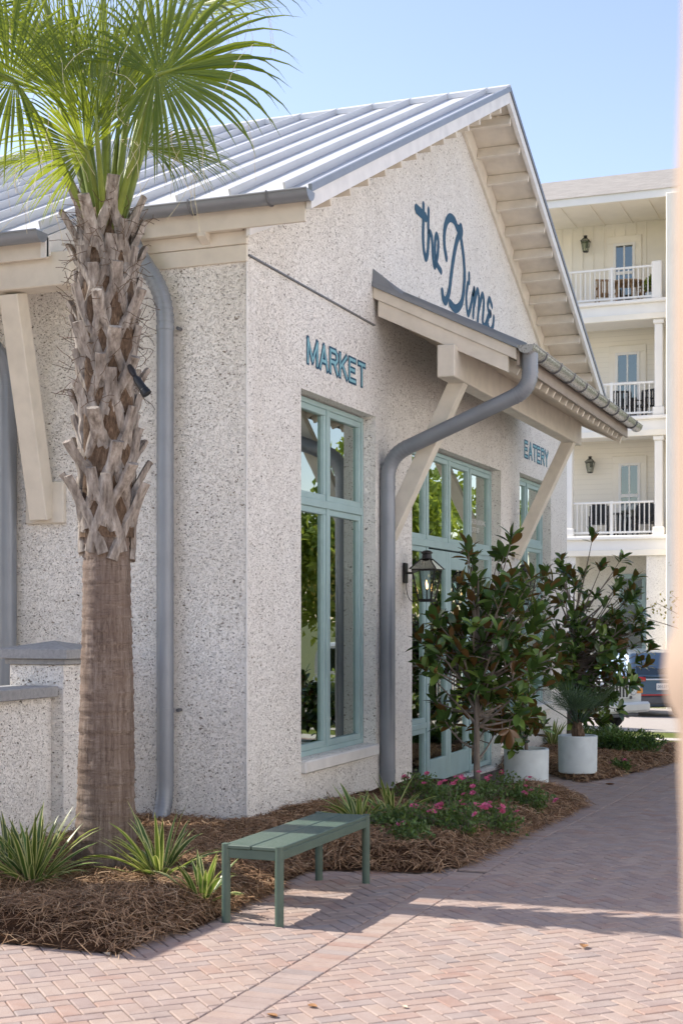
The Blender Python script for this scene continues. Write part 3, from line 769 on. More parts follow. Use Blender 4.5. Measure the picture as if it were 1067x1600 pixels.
for k, (nm, sts, wd) in enumerate(STROKES):
    q = MB()
    for j, st in enumerate(sts):
        ribbon(q, [W2(*p) for p in st], wd*(1.25 if len(st) == 2 and nm == 't' else 1), .0030 + .0006*j)
        for e in (st[0], st[-1]): disc(q, W2(*e), wd*.5, .0034 + .0006*j + .0002*(e == st[0]))
    if nm == 'D': disc(q, W2(588, 355), .085, .0055)
    q.build('letter', M_NAVY, sign)
FONT = {'M': [[(0,0),(0,1)],[(0,1),(.5,.12)],[(.5,.12),(1,1)],[(1,1),(1,0)]], 'A': [[(0,0),(.5,1)],[(.5,1),(1,0)],[(.2,.33),(.8,.33)]],
        'R': [[(0,0),(0,1)],[(0,1),(.75,1)],[(.75,1),(.95,.86)],[(.95,.86),(.95,.62)],[(.95,.62),(.75,.48)],[(.75,.48),(0,.48)],[(.5,.48),(1,0)]],
        'K': [[(0,0),(0,1)],[(.95,1),(.05,.42)],[(.3,.58),(1,0)]], 'E': [[(0,0),(0,1)],[(0,1),(.9,1)],[(0,.52),(.75,.52)],[(0,0),(.9,0)]],
        'T': [[(0,1),(1,1)],[(.5,1),(.5,0)]], 'Y': [[(0,1),(.5,.5)],[(1,1),(.5,.5)],[(.5,.5),(.5,0)]]}
def word(text, y0, y1, zb, zt, label):
    par = bpy.data.objects.new('word_lettering', None); COL.objects.link(par); par.parent = BLD; WORLD[par.name] = WORLD[BLD.name]; par['label'] = label
    n = len(text); wd = [1.25 if c == 'M' else 1.0 for c in text]; gap = .42; tot = sum(wd)+gap*(n-1); u = (y1-y0)/tot; y = y0
    for c, cw in zip(text, wd):
        q = MB()
        for layer, (th, lift, mi) in enumerate(((.062, .003, 0), (.026, .0052, 1))):
            for j, (a, b) in enumerate(FONT[c]):
                A = np.array([y+a[0]*cw*u, zb+a[1]*(zt-zb)]); B = np.array([y+b[0]*cw*u, zb+b[1]*(zt-zb)]); d = (B-A)/np.linalg.norm(B-A); nr = np.array([-d[1], d[0]])
                A2, B2 = A-d*th*.45, B+d*th*.45; xx = XF+lift+.00025*j
                q.add([(xx, *(A2-nr*th/2)), (xx, *(A2+nr*th/2)), (xx, *(B2+nr*th/2)), (xx, *(B2-nr*th/2))], [(0, 1, 2, 3)], mi=mi)
        q.build('letter', [M_NAVY, M_SIGNL], par); y += (cw+gap)*u
word('MARKET', 11.10, 12.48, 3.865, 4.055, 'teal outlined capitals reading MARKET')
word('EATERY', 18.62, 19.98, 3.865, 4.055, 'teal outlined capitals reading EATERY')
def flat_text(s, size, M, m, parent, name):
    cu = bpy.data.curves.new('tmp', 'FONT'); cu.body = s; cu.size = size; cu.align_x = 'LEFT'
    to = bpy.data.objects.new('tmp', cu); COL.objects.link(to); dg = bpy.context.evaluated_depsgraph_get()
    me = bpy.data.meshes.new_from_object(to.evaluated_get(dg)); bpy.data.objects.remove(to)
    me.materials.clear(); me.materials.append(m); me.transform(M); o_ = bpy.data.objects.new(name, me); COL.objects.link(o_); o_.parent = parent; WORLD[o_.name] = WORLD[parent.name]
    return o_
for k, (s, dy) in enumerate((('WATER LANDING', 0.0), ('SUITE 100', .04))):
    Mx = Matrix.Translation(Vector((XW-.035, 16.53+dy, 2.84-.10*k)) - Vector(WORLD[BLD.name])) @ Matrix(((0,0,1,0),(1,0,0,0),(0,1,0,0),(0,0,0,1)))
    flat_text(s, .088, Mx, M_WHITE, ent, 'window_lettering')

# ---- entrance canopy
CY0, CY1, CXO, CZW, CZO = 12.70, 18.42, -3.22, 4.86, 4.175
csl = (CZW-CZO)/(CXO-XF)
def cz(x): return CZW - csl*(x-XF)
mb = MB(); mb.prism([(XF+.004, CY0-.03, CZW+.03), (CXO+.03, CY0-.03, cz(CXO+.03)+.03), (CXO+.03, CY0-.03, cz(CXO+.03)-.015), (XF+.004, CY0-.03, CZW-.015)], (0, CY1-CY0+.06, 0))
can = mb.build('canopy', M_GUT, BLD)
y = CY0+.22
while y < CY1:
    mb = MB(); mb.beam((XF+.01, y, CZW+.05), (CXO+.02, y, cz(CXO)+.052), .018, .045, .003); mb.build('seam', M_GUT, can); y += .44
mb = MB(); mb.prism([(XF+.002, CY0-.015, CZW+.02), (XF+.002, CY0+.01, CZW+.16), (XF+.30, CY0+.01, cz(XF+.30)+.06), (XF+.30, CY0-.015, cz(XF+.30)+.02)], (0, .004, 0)); mb.build('end_flashing', M_GUT, can)
mb = MB(); mb.box((XF+.002, CY0, CZW+.02), (XF+.012, CY1, CZW+.13), .002); mb.build('wall_flashing', M_GUT, can)
for nm, yy, th in (('end_board', CY0, .035), ('end_board', CY1-.035, .035)):
    mb = MB(); mb.prism([(XF+.004, yy, CZW-.017), (CXO-.02, yy, cz(CXO-.02)-.017), (CXO-.02, yy, cz(CXO-.02)-.12), (XF+.004, yy, CZW-.12)], (0, th, 0)); mb.build(nm, M_TRIM, can)
    mb = MB(); mb.prism([(XF+.05, yy+.018, cz(XF+.05)-.121), (CXO-.10, yy+.018, cz(CXO-.10)-.121), (CXO-.10, yy+.018, cz(CXO-.10)-.27), (XF+.05, yy+.018, cz(XF+.05)-.27)], (0, th, 0)); mb.build(nm, M_TRIM, can)
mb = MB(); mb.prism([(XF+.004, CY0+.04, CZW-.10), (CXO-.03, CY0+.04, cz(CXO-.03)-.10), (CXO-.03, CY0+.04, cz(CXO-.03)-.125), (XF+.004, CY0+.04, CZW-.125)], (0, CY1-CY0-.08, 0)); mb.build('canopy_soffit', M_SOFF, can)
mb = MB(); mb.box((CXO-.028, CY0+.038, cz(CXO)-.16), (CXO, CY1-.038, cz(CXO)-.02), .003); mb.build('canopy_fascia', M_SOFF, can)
raf = MB(); raf.beam((XF+.02, 0, CZW-.185), (CXO-.045, 0, cz(CXO-.045)-.185), .035, .115, .003); rfo = raf.build('rafter', M_TRIM, can, origin=(0, 0, 0)); fl = True
y = CY0+.24
while y < CY1-.15:
    Mx = Matrix.Translation(Vector((0, y, 0)) - Vector(WORLD[BLD.name]))
    if fl: rfo.matrix_basis = Mx; fl = False
    else: inst(rfo.data, 'rafter', can, Mx)
    y += .295
q = gutter('gutter', CY0-.06, CY1+.12, CXO+.085, cz(CXO)+.005, .075, 'y'); cg = q.build('canopy_gutter', M_GUTC, BLD, smooth=40)
y = CY0+.45
while y < CY1:
    hanger(cg, 'y', y, CXO+.085, cz(CXO)+.005, .075); y += .62
mb = MB(); mb.box((-3.97, 12.62, 3.93), (-3.80, 18.30, 4.23), .008); mb.build('canopy_beam', M_TRIM, BLD)
for y in (13.08, 18.0):
    mb = MB(); mb.beam((XF+.02, y, 2.48), (-3.89, y, 3.97), .145, .15, .006, (1, 0, .3)); mb.build('canopy_brace', M_TRIM, BLD)
ds, pa = pipe('downspout', [(CXO+.085, 12.80, cz(CXO)-.05), (CXO+.085, 12.80, 3.80), (-4.565, 12.93, 3.25), (-4.565, 12.93, -.10)], .073, M_GUT, BLD, .22, 9,
          [((-4.565, 12.93, 2.95), (0, 0, 1)), ((-4.565, 12.93, .22), (0, 0, 1))]); elbow_ribs(ds, pa, .073, M_GUT)

# ================================================================== TERRACE WALL
def pier(loc_y, label, dy=.46, ht=0.0):
    r = thing('terrace_pier', (-5.80, loc_y+.23, 0), label, 'pier', 'terrace piers')
    q = MB(); q.box((-6.03, loc_y, -.05), (-5.57, loc_y+dy, 1.36+ht), .006); q.build('shaft', M_ST, r)
    q = MB(); q.box((-6.055, loc_y-.025, 1.362+ht), (-5.545, loc_y+dy+.025, 1.40+ht), .004); q.build('cap_moulding', M_CAP, r)
    q = MB(); a, b, c, d = -6.10, -5.50, loc_y-.07, loc_y+dy+.07; h_ = ht
    q.box((a, c, 1.402+h_), (b, d, 1.475+h_), .006); q.add([(a+.006, c+.006, 1.474+h_), (b-.006, c+.006, 1.474+h_), (b-.006, d-.006, 1.474+h_), (a+.006, d-.006, 1.474+h_), ((a+b)/2, (c+d)/2, 1.53+h_)], [(0,1,4),(1,2,4),(2,3,4),(3,0,4)])
    q.build('cap', M_CAP, r); return r
pier(8.80, 'stucco pier with low pyramid cap between palm trunk and grey downspout'); pier(6.20, 'unseen stucco gate pier added tall and broad to shade the straw bed', .95, .48)  # second pier is out of view, added and enlarged for its shadow
r = thing('terrace_wall', (-5.8, 7.7, 0), 'low tabby stucco wall with grey concrete coping behind striped grass clump', 'wall')
q = MB(); q.box((-5.93, 7.152, -.05), (-5.67, 8.798, 1.13), .004); q.build('wall_body', M_ST, r)
q = MB(); q.box((-6.0, 7.156, 1.132), (-5.60, 8.78, 1.21), .006); q.build('coping', M_CAP, r)

# ================================================================== PLANTING BEDS
BEDS = [[(-9.0, 6.28), (-3.66, 6.22), (-3.58, 7.0), (-3.70, 8.86), (-2.86, 9.02), (-2.74, 9.35), (-2.76, 13.5), (-2.95, 14.0), (-3.45, 14.28), (-4.62, 14.42), (-4.62, 9.88), (-9.0, 9.88)],
        [(-4.62, 17.2), (-3.95, 16.8), (-3.28, 15.75), (-3.10, 16.4), (-2.75, 19.4), (-2.60, 21.4), (-4.62, 21.4)]]
def inside(p, poly):
    x, y = p; c = False; n = len(poly)
    for i in range(n):
        (x1, y1), (x2, y2) = poly[i], poly[(i+1) % n]
        if (y1 > y) != (y2 > y) and x < (x2-x1)*(y-y1)/(y2-y1)+x1: c = not c
    return c
def edge_dist(p, poly):
    P = np.array(p); best = 9
    for i in range(len(poly)):
        a = np.array(poly[i]); b = np.array(poly[(i+1) % len(poly)])
        if a[0] < -4.6 and b[0] < -4.6: continue                    # edges against walls
        t = np.clip(np.dot(P-a, b-a)/np.dot(b-a, b-a), 0, 1); best = min(best, np.linalg.norm(P-a-t*(b-a)))
    return best
def nz(x, y):
    return (math.sin(3.1*x+1.7*y)+math.sin(5.3*x-4.1*y+1)+.6*math.sin(9.7*x+8.3*y+2)+.5*math.sin(15*x-13*y))*.25
def bed_h(x, y, poly):
    d = edge_dist((x, y), poly); k = min(1, d/.30); k = k*k*(3-2*k)
    return zg(y) + .006 + k*(.115 + .035*nz(x, y))
for bi, poly in enumerate(BEDS):
    step = .09; xs = np.arange(min(p[0] for p in poly)-.05, max(p[0] for p in poly)+.1, step); ys = np.arange(min(p[1] for p in poly)-.05, max(p[1] for p in poly)+.1, step)
    q = MB(); idx = {}
    def vid(i, j):
        if (i, j) not in idx:
            idx[(i, j)] = len(q.v); q.v.append((xs[i], ys[j], bed_h(xs[i], ys[j], poly)))
        return idx[(i, j)]
    for i in range(len(xs)-1):
        for j in range(len(ys)-1):
            if inside((xs[i]+step/2, ys[j]+step/2), poly):
                q.f.append((vid(i, j), vid(i+1, j), vid(i+1, j+1), vid(i, j+1))); q.t.append(0); q.uv.append(None); q.mi.append(0)
    bed = q.build('planting_bed', M_MULCH, smooth=60); bed['kind'] = 'structure'
    # loose pine needles
    N = 70000 if bi == 0 else 16000; rg = np.random.default_rng(80+bi)
    gx0, gy0, gs = min(p[0] for p in poly)-.2, min(p[1] for p in poly)-.2, .1
    nx, ny = int((max(p[0] for p in poly)+.2-gx0)/gs)+2, int((max(p[1] for p in poly)+.2-gy0)/gs)+2
    HG = np.full((nx, ny), np.nan)
    for a_ in range(nx):
        for b_ in range(ny):
            x, y = gx0+a_*gs, gy0+b_*gs; ed = edge_dist((x, y), poly)
            if inside((x, y), poly): HG[a_, b_] = bed_h(x, y, poly)
            elif ed < .06: HG[a_, b_] = zg(y)+.004
    if bi == 0:
        X = np.where(rg.random(N*3) < .55, rg.uniform(-5.6, -3.5, N*3), rg.uniform(-4.7, -2.6, N*3)); Y = np.where(X < -3.45, rg.uniform(6.1, 14.4, N*3)*.5+rg.uniform(6.1, 9.8, N*3)*.5, rg.uniform(6.1, 14.4, N*3))
    else: X = rg.uniform(-4.6, -2.5, N*3); Y = rg.uniform(15.6, 21.4, N*3)
    def hz(x, y):
        a_ = np.clip(((x-gx0)/gs), 0, nx-2); b_ = np.clip(((y-gy0)/gs), 0, ny-2); ia = a_.astype(int); ib = b_.astype(int); fa = a_-ia; fb_ = b_-ib
        return HG[ia, ib]*(1-fa)*(1-fb_)+HG[ia+1, ib]*fa*(1-fb_)+HG[ia, ib+1]*(1-fa)*fb_+HG[ia+1, ib+1]*fa*fb_
    Z = hz(X, Y); ok = ~np.isnan(Z); X, Y, Z = X[ok][:N], Y[ok][:N], Z[ok][:N]; N = len(X)
    a = rg.uniform(0, 6.283, N); L = rg.uniform(.10, .24, N); tilt = rg.normal(0, .20, N); cu = rg.normal(0, .45, N); lift = np.abs(rg.normal(0, .022, N)); Z = Z+rg.uniform(0, .026, N)
    wd = .0009+.00013*(X*FV[0]+Y*FV[1]); rollz = rg.uniform(-.6, .6, N); V = np.zeros((N, 4, 2, 3))
    nr = np.stack([-np.sin(a), np.cos(a), rollz], 1)*wd[:, None]
    for k in range(4):
        s_ = (k/3-.5)*L; aa = a+cu*(k/3-.5); P = np.stack([X+np.cos(aa)*s_, Y+np.sin(aa)*s_, Z+np.sin(tilt)*s_+lift*(1-(2*k/3-1)**2)], 1)
        P[:, 2] = np.maximum(P[:, 2], -.027*np.clip(P[:, 1]-10.5, 0, 34.5)+.003); V[:, k, 0] = P-nr; V[:, k, 1] = P+nr
    bse = (np.arange(N)*8)[:, None, None]; Fq = (bse+np.array([[[0, 1, 3, 2], [2, 3, 5, 4], [4, 5, 7, 6]]])).reshape(-1, 4)
    q = MB(); q.v = V.reshape(-1, 3).tolist(); q.f = Fq.tolist(); q.t = np.repeat(rg.beta(2, 2.0, N), 3).tolist(); q.uv = [None]*len(q.f); q.mi = [0]*len(q.f)
    o = q.build('pine_straw', M_STRAW, kind='stuff', tints=True)
    o['label'] = 'brown pine straw heaped in the bed along the shop wall' if bi == 0 else 'brown pine straw heaped in the bed round the far pot'; o['category'] = 'pine straw'
def bedz(x, y):
    for p in BEDS:
        if inside((x, y), p): return bed_h(x, y, p)
    return zg(y)

# ================================================================== BENCH
r = thing('bench', (-3.32, 7.86, 0), 'dark green metal slat bench standing on brick paving', 'bench')
bx0, bx1, by0, by1, bz = -3.50, -3.15, 7.15, 8.56, .435
for a, b in ((bx0, -3.329), (-3.321, bx1)):
    q = MB(); q.box((a, by0, bz-.022), (b, by1, bz), .004); q.build('seat_slat', M_BENCH, r)
for x in (bx0, bx1-.02):
    q = MB(); q.box((x, by0+.03, bz-.075), (x+.02, by1-.03, bz-.0225), .003); q.build('apron', M_BENCH, r)
for y in (by0+.008, by1-.028):
    q = MB(); q.box((bx0+.02, y, bz-.075), (bx1-.02, y+.02, bz-.0225), .003); q.build('apron', M_BENCH, r)
for x in (bx0+.014, bx1-.012):
    for y in (by0+.02, by1-.02):
        q = MB(); q.tube([(x, y, zg(y)-.002), (x, y, bz-.02), (x, y, bz+.003), (x, y, bz+.006)], [.025, .025, .025, .019], 20); q.build('leg', M_BENCH, r, smooth=40)

# ================================================================== SABAL PALM
PX, PY = -4.63, 7.78; PZ = bedz(PX, PY)-.03
palm = thing('palm_tree', (PX, PY, 0), 'cabbage palm with criss-cross boots and backlit fan fronds beside the bench', 'palm tree')
prof = []
for k in range(150):
    z = 2.32*k/149; r0 = .155 + .012*math.sin(z*2.1) + .06*math.exp(-z/.30) + .012*(z > 2.15)*(z-2.15)/.17
    ph = (z*11.0 + .8*math.sin(z*3.3)) % 1.0
    r0 += .0065*(1-ph)**3 - .004*(ph > .92); prof.append((r0, z))
hs = np.random.default_rng(3).normal(0, 1, (160, 64))
def wob(a, z):
    i = int(z/2.32*149); k = int(a/6.2832*64) % 64
    return 1 + .018*math.sin(3*a+z*1.3)+.014*math.sin(5*a-2*z+1)+.006*math.sin(17*a+z*2)+.008*hs[i % 160, k]
q = MB(); q.lathe(prof, (PX, PY, PZ), 64, wob); 
q.v = [(x+.02*math.sin(z*.8), y, z) for x, y, z in q.v]
trunk = q.build('trunk', M_TRUNK, palm, smooth=50)
q = MB(); q.lathe([(.165, 0), (.165, .3), (.17, .9), (.17, 1.5), (.14, 1.85), (.09, 2.05), (.03, 2.12)], (PX+.02, PY, 2.20), 36, lambda a, z: 1+.06*math.sin(7*a+9*z)+.04*math.sin(13*a-14*z)); q.build('fibre_core', M_FIB, palm, smooth=50)
# leaf bases ("boots"): curved split planks leaning out of the core and crossing each other
def boot(ang, z, L, lean, delta, w0, w1):
    """one old leaf base: two legs wrap the trunk, meet and run out into a cut stub"""
    c = np.array([PX+.02, PY, z]); q = MB(); n = 9; stub = random.uniform(-.12, .12)
    for sg in (-1, 1):
        C = []
        for k in range(n+1):
            t = k/n; da = sg*delta*max(0, 1-t/.62)**.9 + sg*.10*min(1, t/.62)*(1-.55*t) + stub*t
            rr = .150 + .020*t + lean*max(0, t-.42)**1.4
            C.append((c+np.array([math.cos(ang+da)*rr, math.sin(ang+da)*rr, L*t]), ang+da))
        vs = []
        for k, (p, aa) in enumerate(C):
            t = k/n; d = C[min(k+1, n)][0]-C[max(k-1, 0)][0]; d /= np.linalg.norm(d); er = np.array([math.cos(aa), math.sin(aa), 0])
            nn = er-d*er.dot(d); nn /= np.linalg.norm(nn); tt = np.cross(d, nn); ww = w0*(1-t)+w1*t; th = .028*(1-.25*t); j_ = RNG.normal(0, .003, 3)
            vs += [p-tt*ww/2-nn*th*.3, p-tt*ww*.36+nn*(th*.7+j_[0]), p+nn*(th+j_[1]), p+tt*ww*.36+nn*(th*.7+j_[2]), p+tt*ww/2-nn*th*.3, p-nn*th*.8]
        q.add(vs, [(6*k+i, 6*k+(i+1) % 6, 6*(k+1)+(i+1) % 6, 6*(k+1)+i) for k in range(n) for i in range(6)] + [tuple(range(6*n, 6*n+6)), tuple(reversed(range(6)))])
    return q.build('boot', M_BOOT, palm, smooth=45)
k = 0; z = 2.08
while z < 4.02:
    for m_ in range(6):
        ang = m_*2*math.pi/6 + k*(math.pi/6+.06) + random.uniform(-.10, .10)
        boot(ang, z+random.uniform(-.035, .035), random.uniform(.34, .48), random.uniform(.03, .26), random.uniform(.60, .85), random.uniform(.066, .084), random.uniform(.045, .06))
    z += .175; k += 1
q = MB()
for _ in range(260):                                   # loose fibre between the boots
    a = random.uniform(0, 6.28); z = random.uniform(3.0, 4.3); p = np.array([PX+.02+math.cos(a)*.18, PY+math.sin(a)*.18, z]); pts = [p]
    d = np.array([math.cos(a), math.sin(a), random.uniform(-.6, .8)])
    for _k in range(4):
        d = d+RNG.normal(0, .6, 3); pts.append(pts[-1]+d/np.linalg.norm(d)*random.uniform(.02, .06))
    q.tube(pts, .0022, 3, False)
q.build('loose_fibre', M_FIB, palm, kind='stuff')

def fan(name, base, hub, axis, normal, Rad, nseg, spread, droop, mats, parent, pet_r=(.028, .014), threads=6, root=None, seed=0, wseg=1.0, fuse=.42):
    """a fan leaf: petiole from base to hub, pleated segments radiating from the hub"""
    rg = np.random.default_rng(seed); base = np.array(base, float); hub = np.array(hub, float); A = np.array(axis, float); A /= np.linalg.norm(A)
    Nn = np.array(normal, float); Nn -= A*Nn.dot(A); Nn /= np.linalg.norm(Nn); B = np.cross(Nn, A)
    q = MB()
    for k in range(nseg):
        th = (k/(nseg-1)-.5)*2*spread + rg.normal(0, .012)
        L = Rad*(.62+.38*math.cos(th*.62))*rg.uniform(.9, 1.08)
        d0 = A*math.cos(th)+B*math.sin(th); d0 = d0 + Nn*(.16*abs(math.sin(th))); d0 /= np.linalg.norm(d0)
        n = 8; p = hub+A*.10*math.cos(th)*Rad*.5; d = d0.copy(); pts = [p]
        dr = droop*rg.uniform(.6, 1.5)
        for i in range(n):
            t = (i+1)/n; d = d+np.array([0, 0, -1])*dr*(max(0, t-.30)**1.3)*.42 + rg.normal(0, .010, 3); d /= np.linalg.norm(d)
            pts.append(pts[-1]+d*L/n)
        side = np.cross(d0, Nn); side /= np.linalg.norm(side); vs = []; wmax = L*fuse*(2*spread/(nseg-1))*.5*1.08*wseg
        for i, p in enumerate(pts):
            t = i/n; w = wmax*min(1, t/fuse+.06) if t < fuse else wmax*max(0.015, (1-(t-fuse)/(1-fuse))**.8)
            fold = w*.55
            vs += [p-side*w+Nn*fold*.5, p-Nn*fold*.5, p+side*w+Nn*fold*.5]
        q.add(vs, [f for i in range(n) for f in ((3*i, 3*i+1, 3*i+4, 3*i+3), (3*i+1, 3*i+2, 3*i+5, 3*i+4))], float(np.clip(rg.normal(.5, .22), 0, 1)))
    fo = q.build(name, mats[0], parent, tints=True, smooth=60)
    mid = (base+hub)/2 + np.array([0, 0, .10*np.linalg.norm(hub-base)])
    P = [base*(1-t)**2+mid*2*t*(1-t)+hub*t*t for t in np.linspace(0, 1, 9)] + [hub+A*Rad*.14, hub+A*Rad*.26]
    q = MB(); q.tube(P, list(np.linspace(pet_r[0], pet_r[1], 9))+[pet_r[1]*.7, .003], 8); q.build('petiole', mats[1], fo, smooth=50)
    if threads:
        q = MB()
        for _ in range(threads):
            th = rg.uniform(-spread, spread); p = hub+(A*math.cos(th)+B*math.sin(th))*Rad*rg.uniform(.4, .75); d = np.array([rg.normal(0, .5), rg.normal(0, .5), -.4]); pts = [p]
            for i in range(7):
                d = d+np.array([0, 0, -.35])+rg.normal(0, .35, 3); pts.append(pts[-1]+d/np.linalg.norm(d)*rg.uniform(.04, .07))
            q.tube(pts, .0016, 3, False)
        q.build('thread', M_THREAD, fo, kind='stuff')
    return fo
def camv(r_, u_, t_):           # direction in right / up / towards-the-viewer terms of a viewer facing the corner
    return RV*r_ + np.array([0, 0, u_]) - FV*t_
top = np.array([PX+.02, PY, 4.05])
def frond(hpx, hpy, dd, axis, normal, Rad, spread=1.9, droop=1.0, nseg=62, seed=0, boff=(0, 0)):
    hub = at_depth(hpx, hpy, 8.93+dd)
    b = top + np.array([boff[0], boff[1], 0])+ (hub-top)*np.array([.12, .12, .02])
    return fan('frond', b, hub, camv(*axis), camv(*normal), Rad, nseg, spread, droop, (M_FROND, M_PET), palm, seed=seed, threads=14, wseg=.95, fuse=.42)
FR = [ # hub pixel, depth offset, axis (right, up, near), normal, radius, spread, droop
 (248, 116, -.55, (.80, .22, .10), (-.25, .15, .95), .88, 2.45, 1.25),
 (20, 124, -.50, (-.75, .30, .10), (.25, .2, .9), .90, 2.4, 1.3),
 (152, 215, -.42, (.0, 1, .10), (0, -.1, 1), .92, .95, .35),
 (137, 236, -.30, (-.55, .35, .50), (.1, -.4, .9), .60, 1.7, 1.2),
 (186, 195, .10, (.25, 1, -.1), (-.1, .1, 1), .95, 1.0, .5),
 (106, 160, .10, (-.45, .9, .0), (.3, .2, 1), .95, 1.1, .7),
 (228, 232, .20, (.78, .10, -.3), (-.2, .6, .7), .66, 1.5, 1.5),
 (84, 246, .20, (-.85, .0, -.2), (.1, .8, .5), .62, 1.5, 1.5),
 (300, 10, .10, (.85, .40, -.1), (-.4, .6, .6), .92, 1.9, 1.2),
 (70, 0, .0, (-.7, .7, .1), (.4, .5, .7), .92, 1.8, 1.0),
 (240, -110, .2, (.5, .9, -.3), (-.3, .3, .8), .95, 1.8, .9),
 (90, -120, .4, (-.4, .9, -.5), (.3, .5, .8), .95, 1.8, .9),
 (170, 120, .75, (.1, .5, -.9), (0, .9, .5), .9, 1.9, 1.2),
 (255, 50, .85, (.5, .6, -.7), (-.2, .8, .4), .9, 1.9, 1.1),
 (55, 60, .85, (-.5, .6, -.7), (.2, .8, .4), .9, 1.9, 1.1),
 (160, -140, .1, (0, 1, .1), (0, -.2, 1), .9, 1.9, 1.0)]
for i, a in enumerate(FR): frond(*a, seed=40+i)
# tree spotlight strapped to the trunk
sp0 = at_depth(203, 572, 8.74)
r = thing('tree_spotlight', tuple(sp0), 'small dark bullet spotlight strapped to the palm boots', 'spotlight')
a = np.array(sp0); b = at_depth(211, 588, 8.68); c = at_depth(230, 616, 8.66)
q = MB(); q.tube([a, a*.5+b*.5, b], [.016, .022, .014], 10); q.build('mount', M_DARKP, r, smooth=40)
q = MB(); d = (c-b); q.tube([b-d*.02, b+d*.05, b+d*.2, b+d*.72, b+d*.74, b+d*1.0], [.010, .018, .024, .026, .029, .033], 16); q.build('lamp_body', M_BLACK, r, smooth=40)

# ================================================================== STRIPED FLAX LILIES
def flax(pos, label, n, Lr, seed, lean=(0, 0), grp='striped flax lilies'):
    rg = np.random.default_rng(seed); r = thing('flax_lily', tuple(pos), label, 'flax lily', grp)
    for k in range(n):
        a = rg.uniform(0, 6.283); L = rg.uniform(*Lr)*.86; el = rg.uniform(.35, 1.35); w = rg.uniform(.014, .022)
        d = np.array([math.cos(a)*math.cos(el), math.sin(a)*math.cos(el), math.sin(el)]) + np.array([lean[0], lean[1], 0])
        p = np.array(pos)+np.array([math.cos(a), math.sin(a), 0])*rg.uniform(0, .06)-[0, 0, .02]; pts = [p]; ds_ = []
        cu = rg.uniform(.5, 1.9)
        for i in range(7):
            d = d/np.linalg.norm(d); ds_.append(d); pts.append(pts[-1]+d*L/7); d = d+np.array([0, 0, -1])*cu*.14*((i+1)/7)
        ds_.append(d/np.linalg.norm(d)); sd = np.cross(ds_[0], [0, 0, 1]); sd /= np.linalg.norm(sd)+1e-6; vs = []; uv = []
        tw = rg.normal(0, .5)
        for i, p in enumerate(pts):
            t = i/7; ww = w*(.55+.9*t if t < .45 else .955*(1-((t-.45)/.55)**1.8)+.02); aa = tw*t
            up = np.cross(sd, ds_[i]); s2 = sd*math.cos(aa)+up*math.sin(aa)
            vs += [p-s2*ww+up*ww*.35, p, p+s2*ww+up*ww*.35]; uv += [(0, t), (.5, t), (1, t)]
        q = MB(); q.add(vs, [f for i in range(7) for f in ((3*i, 3*i+1, 3*i+4, 3*i+3), (3*i+1, 3*i+2, 3*i+5, 3*i+4))], 0, uv)
        q.build('leaf', M_FLAX, r, smooth=60)
    return r
def bedpt(px, py):
    p = ground(px, py, .10); return np.array([p[0], p[1], bedz(p[0], p[1])])
flax(bedpt(52, 1385), 'striped flax lily clump in front of the low stucco terrace wall', 60, (.36, .62), 1)
flax(bedpt(20, 1372), 'striped flax lily clump at the foot of the low terrace wall, partly hidden', 40, (.34, .56), 2)
flax(bedpt(250, 1376), 'bright sunlit striped flax lily clump beside the palm trunk', 46, (.36, .62), 3)
flax(bedpt(318, 1396), 'small sprawling striped flax lily beside the green bench leg', 26, (.28, .44), 4)
flax(bedpt(560, 1292), 'narrow striped flax lily growing below the tall shop window', 26, (.30, .52), 5)
flax(bedpt(612, 1286), 'striped flax lily at the foot of the canopy downspout', 26, (.30, .55), 6)

# ================================================================== LEAVES, SHRUBS, TREES
def leaf_mesh(name, L, w, m, fold=.25, curl=.18):
    q = MB(); n = 6; vs = []
    for i in range(n+1):
        t = i/n; ww = w*math.sin(math.pi*min(1, t*.92+.05))**.8*(.75+.5*t) if 0 < i < n else w*.04
        z = -curl*L*(t-.35)**2; vs += [(-ww, t*L, z+fold*ww), (0, t*L, z), (ww, t*L, z+fold*ww)]
    q.add(vs, [f for i in range(n) for f in ((3*i, 3*i+1, 3*i+4, 3*i+3), (3*i+1, 3*i+2, 3*i+5, 3*i+4))])
    me_o = q.build(name, m, smooth=70); me = me_o.data; bpy.data.objects.remove(me_o); return me
def frame_m(p, d, nrm, s=1.0):
    d = np.array(d)/np.linalg.norm(d); x = np.cross(d, nrm); x = x/(np.linalg.norm(x)+1e-9); z = np.cross(x, d)
    return Matrix(((x[0]*s, d[0]*s, z[0]*s, p[0]), (x[1]*s, d[1]*s, z[1]*s, p[1]), (x[2]*s, d[2]*s, z[2]*s, p[2]), (0, 0, 0, 1)))
MAGL = [leaf_mesh('leaf', .15, .030, M_MAG), leaf_mesh('leaf', .13, .032, M_MAG, .15, .3), leaf_mesh('leaf', .165, .029, M_MAG, .35, .1)]
def leafy(q, p, d, L, w, tint, rg):
    """one small folded leaf straight into a mesh"""
    d = np.array(d, float); d /= np.linalg.norm(d); x = np.cross(d, rg.normal(0, 1, 3)); x /= np.linalg.norm(x)+1e-9; n = np.cross(x, d)
    q.add([p, p+d*L*.45-x*w+n*w*.3, p+d*L*.45+x*w+n*w*.3, p+d*L, p+d*L*.45], [(0, 1, 4), (0, 4, 2), (1, 3, 4), (4, 3, 2)], tint)
